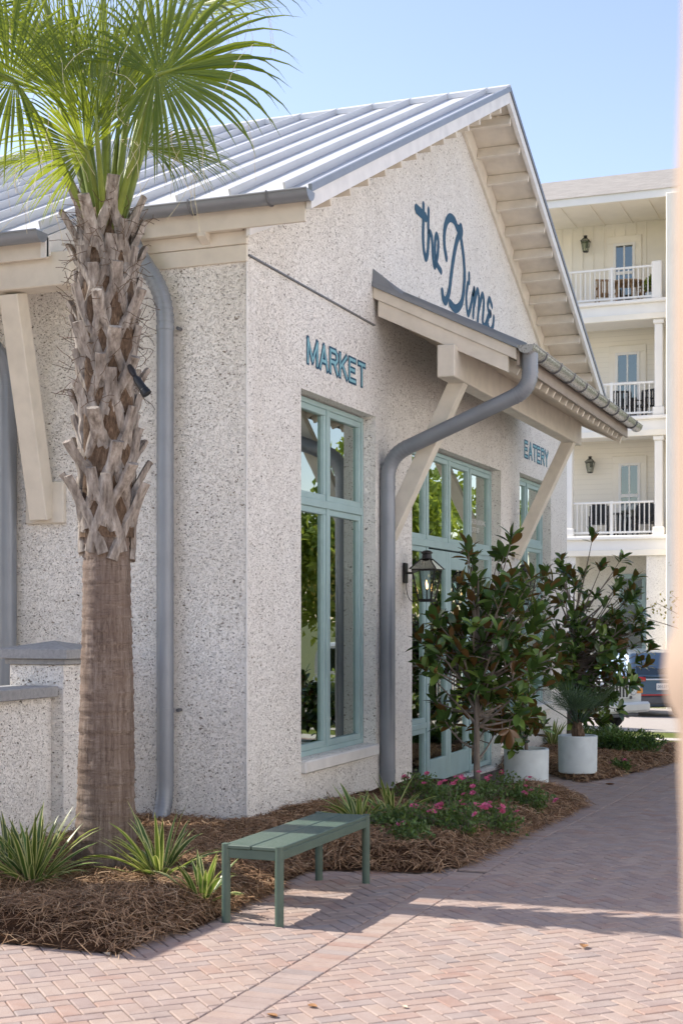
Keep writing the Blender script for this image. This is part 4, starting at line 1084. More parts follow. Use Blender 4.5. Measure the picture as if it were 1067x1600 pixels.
def magnolia(base, label, Ht, tips, seed, lean=(0, 0), trunk_r=.028, crown_c=None, crown_r=None, extra=1.0, fork=.35, nmax=300, scale=1.0, keep=None):
    rg = np.random.default_rng(seed); base = np.array(base, float); r = thing('magnolia_tree', tuple(base), label, 'magnolia tree', 'magnolias before the shop front')
    cc = np.array(crown_c); cr = np.array(crown_r); q = MB()
    T = [base+np.array([lean[0]*t, lean[1]*t, Ht*t])+np.array([.03*math.sin(4*t+seed), .03*math.cos(5*t), 0])*t for t in np.linspace(0, 1, 9)]
    q.tube(T, list(np.linspace(trunk_r, trunk_r*.25, 9)), 10); tipd = []
    for k in range(tips):
        while True:
            u = rg.uniform(-1, 1, 3)
            e = cc+u*cr
            if .25 < np.linalg.norm(u) < 1 and (keep is None or keep(e)): break
        t = fork+(1-fork)*np.clip((e[2]-base[2])/Ht*.62+rg.uniform(-.12, .1), 0, .97)
        s0 = np.array(T[int(t*8)])*(1-(t*8) % 1)+np.array(T[min(8, int(t*8)+1)])*((t*8) % 1)
        m_ = (s0+e)/2+np.array([0, 0, -.06])+rg.normal(0, .03, 3); P = [s0*(1-a)**2+m_*2*a*(1-a)+e*a*a for a in np.linspace(0, 1, 6)]
        q.tube(P, list(np.linspace(trunk_r*.42, .0035, 6)), 6); d = P[-1]-P[-2]; tipd.append((e, d/np.linalg.norm(d)))
        if rg.random() < .75:
            e2 = P[3]+rg.normal(0, .10, 3)+np.array([0, 0, .05]); q.tube([P[3], (P[3]+e2)/2+[0, 0, .01], e2], [.006, .005, .003], 5); tipd.append((e2, (e2-P[3])/np.linalg.norm(e2-P[3])))
    q.build('trunk', M_BARK, r, smooth=50)
    L = []
    for e, d in tipd:
        d = d+np.array([0, 0, .35]); d /= np.linalg.norm(d); u = np.cross(d, [.3, .2, .9]); u /= np.linalg.norm(u); v = np.cross(d, u); n = int(rg.integers(7, 12)*extra)
        for k in range(n):
            a = k*2.4+rg.uniform(-.3, .3); op = rg.uniform(.35, 1.45); o_ = math.cos(a)*u+math.sin(a)*v
            dd = d*math.cos(op)+o_*math.sin(op)+np.array([0, 0, -.15 if op > 1 else .05]); nn = d*math.sin(op)-o_*math.cos(op)*.4+o_*.35+np.array([0, 0, .35])
            L.append((e-d*rg.uniform(0, .09), dd, nn+rg.normal(0, .18, 3), rg.uniform(.72, 1.12)*scale))
    L.sort(key=lambda a: depth_of(a[0])); q = MB()
    order = list(range(len(L))); near = order[:nmax]
    for k in near:
        p, dd, nn, s_ = L[k]; inst(MAGL[k % 3], 'leaf', r, Matrix.Translation(-Vector(base)) @ frame_m(p, dd, nn, s_))
    rest = order[nmax:]
    if rest:
        src_v = [v.co.copy() for v in MAGL[0].vertices]; src_f = [tuple(p.vertices) for p in MAGL[0].polygons]
        for k in rest:
            p, dd, nn, s_ = L[k]; Mx = frame_m(p, dd, nn, s_); q.add([Mx @ v for v in src_v], src_f, float(rg.random()))
        q.build('foliage', M_MAG2, r, kind='stuff', tints=True, smooth=70)
    return r
b1 = np.array([-3.45, 12.15, 0]); b1[2] = bedz(b1[0], b1[1])-.02
magnolia(b1, 'young magnolia with leafy rounded head growing out of the pink rose bed', 2.0, 96, 11, (-.05, .12), .033, (-3.42, 12.50, 1.52), (.66, .98, .96), 1.0, scale=1.12, fork=.12, keep=lambda e: not (pxof(e)[0] < 712 and pxof(e)[1] < 955))
b2 = np.array([-3.98, 18.3, 0]); b2[2] = bedz(b2[0], b2[1])-.02
magnolia(b2, 'taller open magnolia with reddish brown leaf undersides behind the potted palm', 2.1, 110, 12, (.05, .15), .035, (-3.62, 18.3, 1.55), (.80, .62, 1.32), 1.0, .2, scale=1.15)
# ---- pots
def pot(c, rad, h, label):
    r = thing('plant_pot', tuple(c), label, 'plant pot', 'pale round plant pots')
    q = MB(); q.lathe([(rad*.9, 0), (rad*.965, .01), (rad*.975, .03), (rad, h-.02), (rad, h-.006), (rad-.008, h), (rad-.032, h), (rad-.04, h-.008), (rad-.045, h-.09)], c, 56); q.add([(c[0], c[1], c[2]+.004)], [])
    q.build('vessel', M_POT, r, smooth=45)
    q = MB(); q.lathe([(rad-.043, h-.055), (rad*.5, h-.045), (.004, h-.04)], c, 40, lambda a, z: 1); q.build('soil', M_SOIL, r, smooth=60); return r
p1 = np.array([-3.62, 14.62, zg(14.62)]); p2 = ground(902, 1207, .07)
pot(p1, .235, .44, 'pale blue-grey pot holding a bushy magnolia beside the entrance door'); pot(p2, .225, .43, 'pale blue-grey pot holding a spiky fan palm on the pine straw')
magnolia(p1+[0, 0, .40], 'bushy low magnolia rooted in the pot by the entrance door', .95, 24, 13, (-.05, -.05), .020, (p1[0]-.02, p1[1]-.20, p1[2]+.80), (.30, .40, .45), 1.0, .15)
fp = thing('fan_palm', tuple(p2+[0, 0, .39]), 'small blue-green fan palm growing in a round pot', 'fan palm')
q = MB(); q.lathe([(.05, 0), (.07, .05), (.06, .12), (.045, .2), (.01, .24)], p2+[0, 0, .38], 14, lambda a, z: 1+.25*math.sin(5*a+20*z)); q.build('trunk', M_FIB, fp, smooth=40)
for k in range(16):
    a = k*2.4; el = .5+.7*random.random(); d = np.array([math.cos(a)*math.cos(el), math.sin(a)*math.cos(el), math.sin(el)]); hub = p2+[0, 0, .55]+d*random.uniform(.22, .40)
    fan('frond', p2+[0, 0, .52], hub, d, np.array([-d[0], -d[1], 1.2]), .34, 18, 1.5, .15, (M_BLUEP, M_BLUEP), fp, (.007, .005), 0, seed=200+k, wseg=.55, fuse=.3)
# ---- drift roses
def rose_bush(px, py, rad, h, nfl, seed, label, fmat=M_PINK):
    rg = np.random.default_rng(seed); c = bedpt(px, py); r = thing('rose_bush', tuple(c), label, 'rose bush', 'low pink roses in the bed')
    q = MB(); qs = MB()
    for k in range(34):
        a = rg.uniform(0, 6.283); rr = rad*math.sqrt(rg.random()); e = c+np.array([math.cos(a)*rr, math.sin(a)*rr, h*(1-.55*(rr/rad)**2)*rg.uniform(.55, 1.1)]); s0 = c+np.array([math.cos(a)*rr*.3, math.sin(a)*rr*.3, 0])
        P = [s0, (s0+e)/2+rg.normal(0, .02, 3), e]; qs.tube(P, [.004, .003, .0015], 4)
        for m_ in range(26):
            t = rg.uniform(.25, 1); p = np.array(P[1])*(1-t)+e*t if t > .5 else s0*(1-t)+np.array(P[1])*t; p = p+rg.normal(0, .028, 3); leafy(q, p, rg.normal(0, 1, 3)+[0, 0, .6], rg.uniform(.022, .042), rg.uniform(.008, .014), float(rg.random()), rg)
    q.build('foliage', M_ROSE, r, kind='stuff', tints=True); qs.build('stems', M_BARK, r, kind='stuff')
    for k in range(nfl):
        a = rg.uniform(0, 6.283); rr = rad*math.sqrt(rg.random())*.95; f = c+np.array([math.cos(a)*rr, math.sin(a)*rr, h*(1.05-.5*(rr/rad)**2)]); q = MB()
        for fl_ in range(int(rg.integers(1, 4))):
            fc = f+rg.normal(0, .028, 3)*(fl_ > 0); up = np.array([rg.normal(0, .4), -.4+rg.normal(0, .4), 1]); up /= np.linalg.norm(up); u = np.cross(up, [1, 0, .1]); u /= np.linalg.norm(u); v = np.cross(up, u)
            for ring, (n, L, el) in enumerate(((6, .030, .35), (5, .022, .8), (4, .014, 1.2))):
                for k2 in range(n):
                    b = k2*6.283/n+ring*.5; o_ = math.cos(b)*u+math.sin(b)*v; d = o_*math.cos(el)+up*math.sin(el); sd = np.cross(up, o_)*L*.45
                    q.add([fc, fc+d*L*.6-sd, fc+d*L+up*.002, fc+d*L*.6+sd], [(0, 1, 2, 3)], float(np.clip(rg.normal(.35+.1*ring, .2), 0, 1)))
        q.build('blossom', fmat, r, tints=True)
RB = [(655, 1262, .24, .26, 4, 'low pink rose bush beside the canopy downspout'), (700, 1275, .24, .24, 4, 'low pink rose bush between the downspout and the magnolia stem'), (745, 1262, .26, .28, 4, 'low pink rose bush at the foot of the magnolia stem'),
      (790, 1255, .24, .26, 4, 'low pink rose bush against the white pot by the door'), (665, 1302, .22, .20, 3, 'low pink rose bush nearest the bench in the bed'), (722, 1305, .22, .22, 5, 'rose bush with brightest pink cluster at paving side of the bed'),
      (775, 1290, .22, .22, 4, 'low pink rose bush at the paving edge near the pot'), (835, 1262, .20, .18, 3, 'low pink rose bush at the tip of the bed by the door path'), (610, 1300, .18, .15, 1, 'thin straggly rose bush behind the green bench'), (640, 1320, .16, .12, 2, 'tiny rose sprig in the straw beside the bench')]
for i, b in enumerate(RB): rose_bush(*b[:5], 300+i, b[5])
def shrub(c, rad, n, label, name, m, seed, leafL=.045, group=None, cat='shrub'):
    rg = np.random.default_rng(seed); c = np.array(c, float); r = thing(name, tuple(c), label, cat, group); rad = np.array(rad); q = MB(); qs = MB()
    lob = [(rg.normal(0, .5, 3)*rad*[1, 1, .5]+[0, 0, rad[2]], rg.uniform(.35, .6)) for _ in range(12)]
    for lc, ls in lob: qs.tube([c, c+lc*.5+rg.normal(0, .02, 3), c+lc], [.010, .007, .003], 5)
    for k in range(n):
        lc, ls = lob[int(rg.integers(len(lob)))]; u = rg.normal(0, 1, 3); u /= np.linalg.norm(u); p = c+lc+u*rad*ls*rg.uniform(.45, 1.08)
        if p[2] < c[2]: p[2] = c[2]+rg.uniform(0, .1)
        leafy(q, p, u+rg.normal(0, .6, 3)+[0, 0, .3], leafL*rg.uniform(.7, 1.3), leafL*.32, float(rg.random()), rg)
    q.build('foliage', m, r, kind='stuff', tints=True); qs.build('stems', M_BARK, r); return r
def bp2(px, py): p = ground(px, py, .08); return (p[0], p[1], bedz(p[0], p[1]))
shrub(bp2(965, 1180), (.42, .45, .15), 2600, 'dense clipped green shrub at the far end of the straw bed', 'shrub', M_SHRUB, 61, group='shrubs in the far bed')
shrub(bp2(1003, 1182), (.26, .34, .13), 1300, 'loose small-leaved shrub spilling over the sidewalk end of the bed', 'shrub', M_SHRUB, 62, group='shrubs in the far bed')
shrub(bp2(925, 1172), (.34, .40, .17), 1800, 'green shrub directly behind the potted fan palm', 'shrub', M_SHRUB, 63, group='shrubs in the far bed')
flax(np.array(bp2(862, 1172)), 'strappy green clump between the magnolia and the shop window', 30, (.4, .7), 7, grp=None)
rose_bush(968, 1196, .12, .14, 3, 340, 'tiny pink rose in front of the clipped far shrub')

# ================================================================== GAS LANTERNS
def lantern(root_name, loc, label, s=1.0, group='gas lanterns', flame=True, rz=0.0):
    """built round its own origin: the wall plate's back is x = 0 and the lamp hangs out along +x"""
    r = thing(root_name, loc, label, 'lantern', group, rz); nm = r.name; keep = WORLD[nm]; WORLD[nm] = (0, 0, 0)
    c = .235*s
    q = MB(); q.box((0, -.05*s, -.10*s), (.025*s, .05*s, .10*s), .006*s); q.build('wall_plate', M_DARKP, r)
    q = MB(); q.tube(bend([(.02*s, 0, 0), (.10*s, 0, 0), (.10*s, 0, .03*s)], .02*s, 4), .011*s, 8); q.tube(catmull([(.02*s, 0, -.03*s), (.03*s, 0, -.20*s), (.08*s, 0, -.28*s), (c-.06*s, 0, -.26*s)], 5), .004*s, 5); q.build('bracket', M_DARKP, r, smooth=50)
    wt, wb, zt, zb = .115*s, .065*s, .03*s, -.27*s
    q = MB()
    for sx in (-1, 1):
        for sy in (-1, 1): q.beam((c+sx*wb, sy*wb, zb), (c+sx*wt, sy*wt, zt), .013*s, .013*s, .002*s, (1, 0, 0))
    for z, w in ((zb, wb), (zt, wt)):
        for sg in (-1, 1):
            q.box((c-w-.006*s, sg*w-.008*s, z-.007*s), (c+w+.006*s, sg*w+.008*s, z+.012*s), .002*s); q.box((c+sg*w-.008*s, -w+.009*s, z-.0065*s), (c+sg*w+.008*s, w-.009*s, z+.0115*s), .002*s)
    q.box((c-wb, -wb, zb-.016*s), (c+wb, wb, zb-.008*s), .002*s)
    q.build('cage', M_DARKP, r)
    for sx, sy in ((1, 0), (-1, 0), (0, 1), (0, -1)):
        t = np.array([-sy, sx, 0.0]); o_ = np.array([sx, sy, 0.0]); q = MB(); e = .002*s
        q.quad(np.array([c, 0, zb+.012*s])+o_*(wb-e)-t*(wb-.004*s), np.array([c, 0, zb+.012*s])+o_*(wb-e)+t*(wb-.004*s), np.array([c, 0, zt-.008*s])+o_*(wt-e)+t*(wt-.004*s), np.array([c, 0, zt-.008*s])+o_*(wt-e)-t*(wt-.004*s)); q.build('pane', M_LGLASS, r)
    w2, z2 = .045*s, .135*s; wo = .135*s; zo = .036*s
    for sx, sy in ((1, 0), (-1, 0), (0, 1), (0, -1)):
        t = np.array([-sy, sx, 0.0]); o_ = np.array([sx, sy, 0.0]); q = MB()
        q.quad(np.array([c, 0, zo])+o_*wo-t*wo, np.array([c, 0, zo])+o_*wo+t*wo, np.array([c, 0, z2])+o_*w2+t*w2, np.array([c, 0, z2])+o_*w2-t*w2); q.build('roof_pane', M_LGLASS2, r)
    q = MB()
    for sx in (-1, 1):
        for sy in (-1, 1): q.beam((c+sx*wo, sy*wo, zo), (c+sx*w2, sy*w2, z2), .012*s, .012*s, .002*s, (1, 0, 0))
    q.lathe([(.062*s, 0), (.066*s, .006*s), (.05*s, .012*s), (.045*s, .055*s), (.058*s, .06*s), (.058*s, .07*s), (.04*s, .085*s), (.004*s, .092*s)], (c, 0, z2-.004*s), 16); q.build('chimney', M_DARKP, r, smooth=40)
    q = MB(); q.tube([(c, 0, zb), (c, 0, zb+.11*s)], .006*s, 8); q.build('burner', M_DARKP, r)
    if flame:
        q = MB(); q.tube([(c, 0, zb+.11*s), (c+.003, 0, zb+.125*s), (c, .004, zb+.15*s), (c-.004, 0, zb+.175*s), (c-.006, .002, zb+.20*s)], [.004*s, .011*s, .012*s, .007*s, .001*s], 8); q.build('flame', M_FLAME, r, smooth=60)
    WORLD[nm] = keep; return r
M_LGLASS = glass_mat('lantern_glass', (.80, .82, .80), .9, .10); M_LGLASS2 = glass_mat('lantern_roof_glass', (.45, .46, .45), 1.0, .22)
M_FLAME = emit_mat('gas_flame', (1.0, .55, .18), 4.0)
lantern('gas_lantern', (XF+.004, 13.62, 2.15), 'black four sided gas lantern with visible flame beside the canopy downspout', 1.02)
lantern('gas_lantern', (XF+.004, 17.62, 2.15), 'black gas lantern half hidden by magnolia leaves beyond the entrance', 1.02)

# ---- seen dimly through the shop windows
def shelf(x, y0, y1, zs, label, seed):
    rg = np.random.default_rng(seed); r = thing('display_shelf', (x, (y0+y1)/2, -.15), label, 'shelf')
    for y in (y0, y1-.03):
        q = MB(); q.box((x-.35, y, -.149), (x, y+.03, zs[-1]+.3), .003); q.build('upright', M_INTD, r)
    for z in zs: 
        q = MB(); q.box((x-.34, y0+.032, z-.03), (x-.002, y1-.032, z), .003); q.build('shelf_board', M_WOOD, r)
    return r
shelf(-5.35, 11.05, 12.45, (.12, .50, .92, 1.36), 'dark shelving behind the tall market window', 5)
JC = [paint('jar_%d' % i, c_, .4) for i, c_ in enumerate(((.55, .50, .40), (.45, .20, .08), (.12, .20, .10), (.62, .60, .56)))]
for i, (y, z, kk) in enumerate([(11.2, .12, 0), (11.5, .12, 1), (11.85, .12, 3), (11.25, .50, 2), (11.6, .50, 0), (12.0, .50, 3), (11.3, .92, 3), (11.75, .92, 1), (12.15, .92, 0)]):
    q = MB(); q.lathe([(.06, 0), (.065, .01), (.065, .17), (.05, .20), (.05, .215), (.055, .218), (.055, .25), (.0, .25)], (0, 0, 0), 16)
    o = q.build('jar', JC[kk], origin=(0, 0, 0), smooth=40); o.location = (-5.5, y, z)
    tag(o, ('cream', 'rust red', 'dark green', 'white')[kk]+' lidded jar on the '+{.12: 'lowest', .50: 'middle', .92: 'upper'}[z]+' shelf behind the market window', 'jar', 'jars on the window shelving')
def pendant(x, y, z):
    r = thing('pendant_lamp', (x, y, z), 'pale cone pendant lamp hanging inside the tall market window', 'pendant lamp', 'pendants inside the shop')
    q = MB(); q.lathe([(.02, .22), (.04, .2), (.17, 0), (.165, 0), (.03, .19)], (x, y, z), 24); q.build('shade', M_WHITE, r, smooth=40)
    q = MB(); q.tube([(x, y, z+.2), (x, y, 4.29)], .006, 6); q.build('cord', M_BLACK, r)
pendant(-5.9, 11.9, 3.15)

# ================================================================== ADDED PAVILION (out of view, put there to throw the straight shade line)
r = thing('added_shade_pavilion', (-8.6, 8.5, 0), 'added open pavilion with gable metal roof, unseen, shading the paving', 'pavilion')
for x in (-10.1, -7.1):
    for y in (8.13, 9.03):
        q = MB(); q.box((x-.1, y-.1, -.05), (x+.1, y+.1, 5.3), .01); q.build('post', M_TRIM, r)
for x in (-10.1, -7.1):
    q = MB(); q.box((x-.09, 8.03, 5.3), (x+.09, 9.13, 5.55), .008); q.build('beam', M_TRIM, r)
for sg in (-1, 1):
    q = MB(); q.prism([(-8.6, 7.97, 7.9), (-8.6+sg*1.8, 7.97, 5.75), (-8.6+sg*1.8, 7.97, 5.69), (-8.6, 7.97, 7.84)], (0, 1.25, 0)); q.build('roof_slope', M_ROOF, r)
q = MB(); q.prism([(-8.6, 8.05, 7.75), (-10.1, 8.05, 5.9), (-10.1, 8.05, 4.2), (-7.1, 8.05, 4.2), (-7.1, 8.05, 5.9)], (0, .05, 0)); q.build('gable_board', M_TRIM, r)

# ================================================================== APARTMENT BUILDING ACROSS THE STREET
YA, YB_ = 43.0, 44.9
A = lambda px, py: on(px, py, 'y', YA); Bk = lambda px, py: on(px, py, 'y', YB_)
def ax(px, Y=YA): return on(px, 965, 'y', Y)[0]
def az(py, px=960, Y=YA): return on(px, py, 'y', Y)[2]
apt = thing('apartment_building', (A(960, 965)[0], YA, zg(43)), 'cream apartment block with stacked white-railed balconies and grey shingle roof', 'building')
XA0, XA1 = ax(560), ax(1045); XW1 = ax(1400)
zE = az(322); zF = [az(472), az(652), az(837)]; zG = zg(43)-.3
def abox(name, x0, x1, y0, y1, z0, z1, m, bev=.01, parent=apt):
    q = MB(); q.box((x0, y0, z0), (x1, y1, z1), bev); return q.build(name, m, parent)
abox('wall', XA0, XA1, YB_, YB_+.3, zF[2], zF[0], M_CLAP, 0); abox('wall', XA0, XA1, YB_, YB_+.3, zF[0]+.001, zE+.1, M_CREAM, 0)
abox('wall', XA0, XA1, YB_-.2, YB_+.29, zG, zF[2]-.001, M_ST, 0)
abox('wing_wall', XA1+.05, XW1, YA-1.0, YB_+.3, zG, zE-.05, M_CREAM, .02)
# battens on the top storey
for k in range(9):
    x = ax(876+16.5*k, YB_); abox('batten', x-.03, x+.03, YB_-.03, YB_-.001, zF[0], zE, M_CREAM, .004)
for i, z in enumerate(zF):
    abox('balcony_slab', XA0, XA1+.03, YA-.15, YB_-.21, z-.50, z, M_APTW, .02); abox('slab_trim', XA0, XA1+.08, YA-.26, YA-.152, z-.13, z-.02, M_APTW, .02)
    abox('slab_trim', XA0, XA1+.05, YA-.20, YA-.151, z-.62, z-.44, M_CREAM, .01)
abox('eave', XA0-.3, XW1, YA-.75, YB_+.2, zE-.02, zE+.10, M_CREAM, .01); abox('eave_fascia', XA0-.3, XW1, YA-.80, YA-.752, zE-.10, zE+.16, M_APTW, .01)
for k in range(5):
    x = ax(880+45*k); abox('soffit_batten', x-.03, x+.03, YA-.74, YB_-.01, zE-.05, zE-.021, M_CREAM, .004)
q = MB(); zr = zE+.14; x0, x1 = XA0-.3, XW1
q.add([(x0, YA-.85, zr), (x1, YA-.85, zr), (x1, YA+11, zr), (x0, YA+11, zr), (x0+5.2, YA+5, zr+2.35), (x1-4, YA+5, zr+2.35)], [(0, 1, 5, 4), (1, 2, 5), (2, 3, 4, 5), (3, 0, 4)]); q.build('roof', M_SHIN, apt)
cols_px = [(1021, 1037), (886, 896), (760, 772)]
for i, z in enumerate(zF[1:]):
    zt = zF[i]-.62
    for a, b in cols_px:
        x0, x1 = ax(a), ax(b)
        if b-a < 14: x0 = x1-.32
        abox('column', x0+.03, x1-.03, YA-.10, YA+.18, z+.24, zt-.14, M_APTW, .02); abox('column_base', x0-.02, x1+.02, YA-.149, YA+.23, z+.001, z+.24, M_APTW, .02); abox('column_cap', x0-.01, x1+.01, YA-.14, YA+.22, zt-.14, zt, M_APTW, .02)
abox('newel_post', ax(1018), ax(1034), YA-.10, YA+.2, zF[0]+.001, zF[0]+1.12, M_APTW, .02)
for a, b in ((1010, 1050), (870, 900)): abox('stucco_pier', ax(a), ax(b), YA-.12, YA+.5, zG, zF[2]-.62, M_ST, .01)
for i, z in enumerate(zF):
    xr = ax(1019 if i == 0 else 1021)
    for zz in (.10, 1.0):
        q = MB(); q.box((XA0, YA-.02, z+zz-.03), (xr, YA+.04, z+zz+.03), .008); q.build('rail', M_APTW, apt)
    px = 1014.0
    x = xr-.14
    bal = MB(); bal.box((-.014, -.012, .13), (.014, .012, .97), .003); bo = bal.build('baluster', M_APTW, apt, origin=(0, 0, 0)); fl = True
    while x > ax(800):
        Mx = Matrix.Translation(Vector((x, YA+.01, z))-Vector(WORLD[apt.name]))
        if fl: bo.matrix_basis = Mx; fl = False
        else: inst(bo.data, 'baluster', apt, Mx)
        x -= .145
    for p_ in (955,):
        abox('rail_post', ax(p_)-.04, ax(p_)+.04, YA-.021, YA+.041, z+.001, z+1.06, M_APTW, .01)
def awin(pxa, pxb, pyt, zb, m_glass=M_DGLASS, casing=True):
    x0, x1 = ax(pxa, YB_), ax(pxb, YB_); zt = az(pyt, 975, YB_); zm = (zt*.55+zb*.45)
    q = MB(); c = .20
    if casing:
        q.box((x0-c, YB_-.05, zb), (x0, YB_-.001, zt), .008); q.box((x1, YB_-.05, zb), (x1+c, YB_-.001, zt), .008); q.box((x0-c, YB_-.055, zt), (x1+c, YB_-.001, zt+c*1.1), .008)
    win = q.build('window', M_CREAM, apt); f = MB(); w = .085; y0, y1 = YB_-.07, YB_-.01
    f.box((x0, y0, zb), (x0+w, y1, zt), .006); f.box((x1-w, y0, zb), (x1, y1, zt), .006); f.box((x0+w, y0, zt-w), (x1-w, y1, zt), .006); f.box((x0+w, y0-.004, zm-.05), (x1-w, y1, zm+.05), .006); f.box((x0+w, y0, zb), (x1-w, y1, zb+w), .006)
    f.box(((x0+x1)/2-.022, y0+.01, zb+w), ((x0+x1)/2+.022, y1, zm-.05), .004); f.box(((x0+x1)/2-.022, y0+.01, zm+.05), ((x0+x1)/2+.022, y1, zt-w), .004)
    f.build('window_frame', M_APTW, win)
    g_ = MB(); g_.box((x0+w, YB_-.045, zb+w), (x1-w, YB_-.04, zt-w)); g_.build('pane', m_glass, win)
    g_ = MB(); g_.box((x0+.01, YB_-.030, zb+.01), (x1-.01, YB_-.0015, zt-.01)); g_.build('blind', M_BLIND, win)
M_BLIND = paint('window_blind', (.24, .28, .31), .7)
awin(958, 992, 380, zF[0]+.15); awin(961, 999, 551, zF[1]+.1); awin(966, 1000, 724, zF[2]+.1); awin(700, 740, 551, zF[1]+.1); awin(700, 740, 724, zF[2]+.1)
# shopfront on the ground floor
x0, x1 = ax(968, YB_-.2), ax(1009, YB_-.2); zt = az(897, 985, YB_-.2)
q = MB(); yy = YB_-.28
for a, b, c, d in ((x0, x0+.12, zG, zt), (x1-.12, x1, zG, zt), (x0+.12, x1-.12, zt-.14, zt), (x0+.12, x1-.12, zt-.95, zt-.80)): q.box((a, yy, c), (b, yy+.079, d), .008)
sf = q.build('shopfront', M_TEAL, apt); q = MB(); q.box((x0+.12, yy+.03, zG), (x1-.12, yy+.035, zt-.14)); q.build('pane', M_DGLASS, sf)
q = MB(); q.box((x0+.12, yy+.05, zG), (x1-.12, yy+.078, zt-.14)); q.build('blind', M_BLIND, sf)
def wall_lamp(px, py, label): p = Bk(px, py); lantern('wall_lantern', (p[0], YB_-.03, p[2]+.05), label, 1.05, 'lanterns on the apartment balconies', False, R(-90))
wall_lamp(917, 385, 'black wall lantern on the top balcony beside the blue-blind window'); wall_lamp(924, 728, 'black wall lantern on the lowest balcony above dark chairs')
# balcony furniture
def chair(loc, rz, label, m, kind, grp):
    r = thing('balcony_chair', loc, label, 'chair', grp, rz); nm = r.name; WORLD[nm] = (0, 0, 0)
    for sx in (-1, 1):
        for y, h in ((-.24, .62), (.24, 1.0 if kind == 'tall' else .92)):
            q = MB(); q.box((sx*.27-.025, y-.025, 0), (sx*.27+.025, y+.025, h), .004); q.build('leg', m, r)
        q = MB(); q.box((sx*.27-.035, -.28, .62), (sx*.27+.035, .21, .65), .004); q.build('armrest', m, r)
    q = MB(); q.box((-.25, -.26, .40), (.25, .24, .44), .006); q.build('seat', m, r)
    if kind == 'tall':
        q = MB(); q.box((-.24, .20, .46), (.24, .235, 1.10), .008); q.build('backrest', m, r)
    else:
        for k in range(5):
            q = MB(); q.box((-.22+.095*k, .215, .46), (-.16+.095*k, .24, .90), .004); q.build('back_slat', m, r)
        q = MB(); q.box((-.27, .21, .90), (.27, .245, .96), .004); q.build('top_rail', m, r)
    WORLD[nm] = loc
chair((ax(935)+.05, YA+.85, zF[0]+.002), R(25), 'light teak armchair on the top balcony beside the round table', M_WOOD, 'slat', None)
chair((ax(1003), YA+1.05, zF[0]+.002), R(-70), 'light teak chair on the top balcony tucked behind the round table', M_WOOD, 'slat', None)
chair((ax(926), YA+.9, zF[2]+.002), R(8), 'black high backed chair on the lowest balcony under the lantern', M_BLACK, 'tall', None)
chair((ax(997), YA+.9, zF[2]+.002), R(-8), 'black high backed chair on the lowest balcony near the column', M_BLACK, 'tall', None)
chair((ax(965), YA+.9, zF[1]+.002), R(20), 'black chair on the middle balcony below the sash window', M_BLACK, 'slat', None)
chair((ax(998), YA+.9, zF[1]+.002), R(-30), 'black chair on the middle balcony beside the white column', M_BLACK, 'slat', None)
def btable(loc, rad, label, m):
    r = thing('balcony_table', loc, label, 'table', 'balcony tables'); c = np.array(loc)
    q = MB(); q.lathe([(.01, .70), (rad, .70), (rad+.01, .715), (rad, .735), (.01, .735)], c, 28); q.build('table_top', m, r, smooth=40)
    for k in range(4):
        a = k*1.5708+.6; q = MB(); q.beam(c+[math.cos(a)*rad*.7, math.sin(a)*rad*.7, 0], c+[math.cos(a)*rad*.55, math.sin(a)*rad*.55, .70], .05, .05, .004, (1, 0, 0)); q.build('leg', m, r)
btable((ax(972), YA+.8, zF[0]+.002), .55, 'round teak table on the top balcony', M_WOOD); btable((ax(960), YA+.9, zF[2]+.002), .28, 'small black side table between chairs on the lowest balcony', M_BLACK)
shrub((ax(1011), YA+.55, zF[0]+.3), (.16, .16, .30), 420, 'leafy pot plant at the newel post of the top balcony', 'balcony_plant', M_TREE, 71, .10, None, 'plant')
q = MB(); q.lathe([(.12, 0), (.16, .30), (.15, .31), (.0, .29)], (0, 0, 0), 18); o = q.build('balcony_pot', M_POT, origin=(0, 0, 0), smooth=40); o.location = (ax(1011), YA+.55, zF[0]+.002); tag(o, 'small pale pot at the newel post of the top balcony', 'plant pot')

# ================================================================== ADDED BUILDING ACROSS THE PLAZA (out of view, bounces sunlight onto the shop front)
M_OPP = paint('bounce_stucco', (.82, .81, .80), .7, .05, 2)
opp = thing('added_bounce_building', (10.0, 4, 0), 'added pale two storey building, unseen, bouncing sunlight onto the shop', 'building')
q = MB(); q.box((8.0, -16, -.3), (15.5, 20, 8.4), .02); q.build('wall', M_OPP, opp)
q = MB(); q.prism([(7.6, -14.4, 8.45), (11.75, -14.4, 10.8), (15.9, -14.4, 8.45), (15.9, -14.4, 8.33), (11.75, -14.4, 10.68), (7.6, -14.4, 8.33)], (0, 34.8, 0)); q.build('roof', M_ROOF, opp)
for zz, hh in ((.9, 1.4), (4.9, 1.4)):
    for k in range(8):
        y = -12+4.2*k; q = MB(); q.box((7.94, y-.55, zz-.1), (7.999, y+.55, zz+hh+.1), .01); wv_ = q.build('window', M_TEAL, opp); q = MB(); q.box((7.92, y-.42, zz), (7.938, y+.42, zz+hh)); q.build('pane', M_DGLASS, wv_)

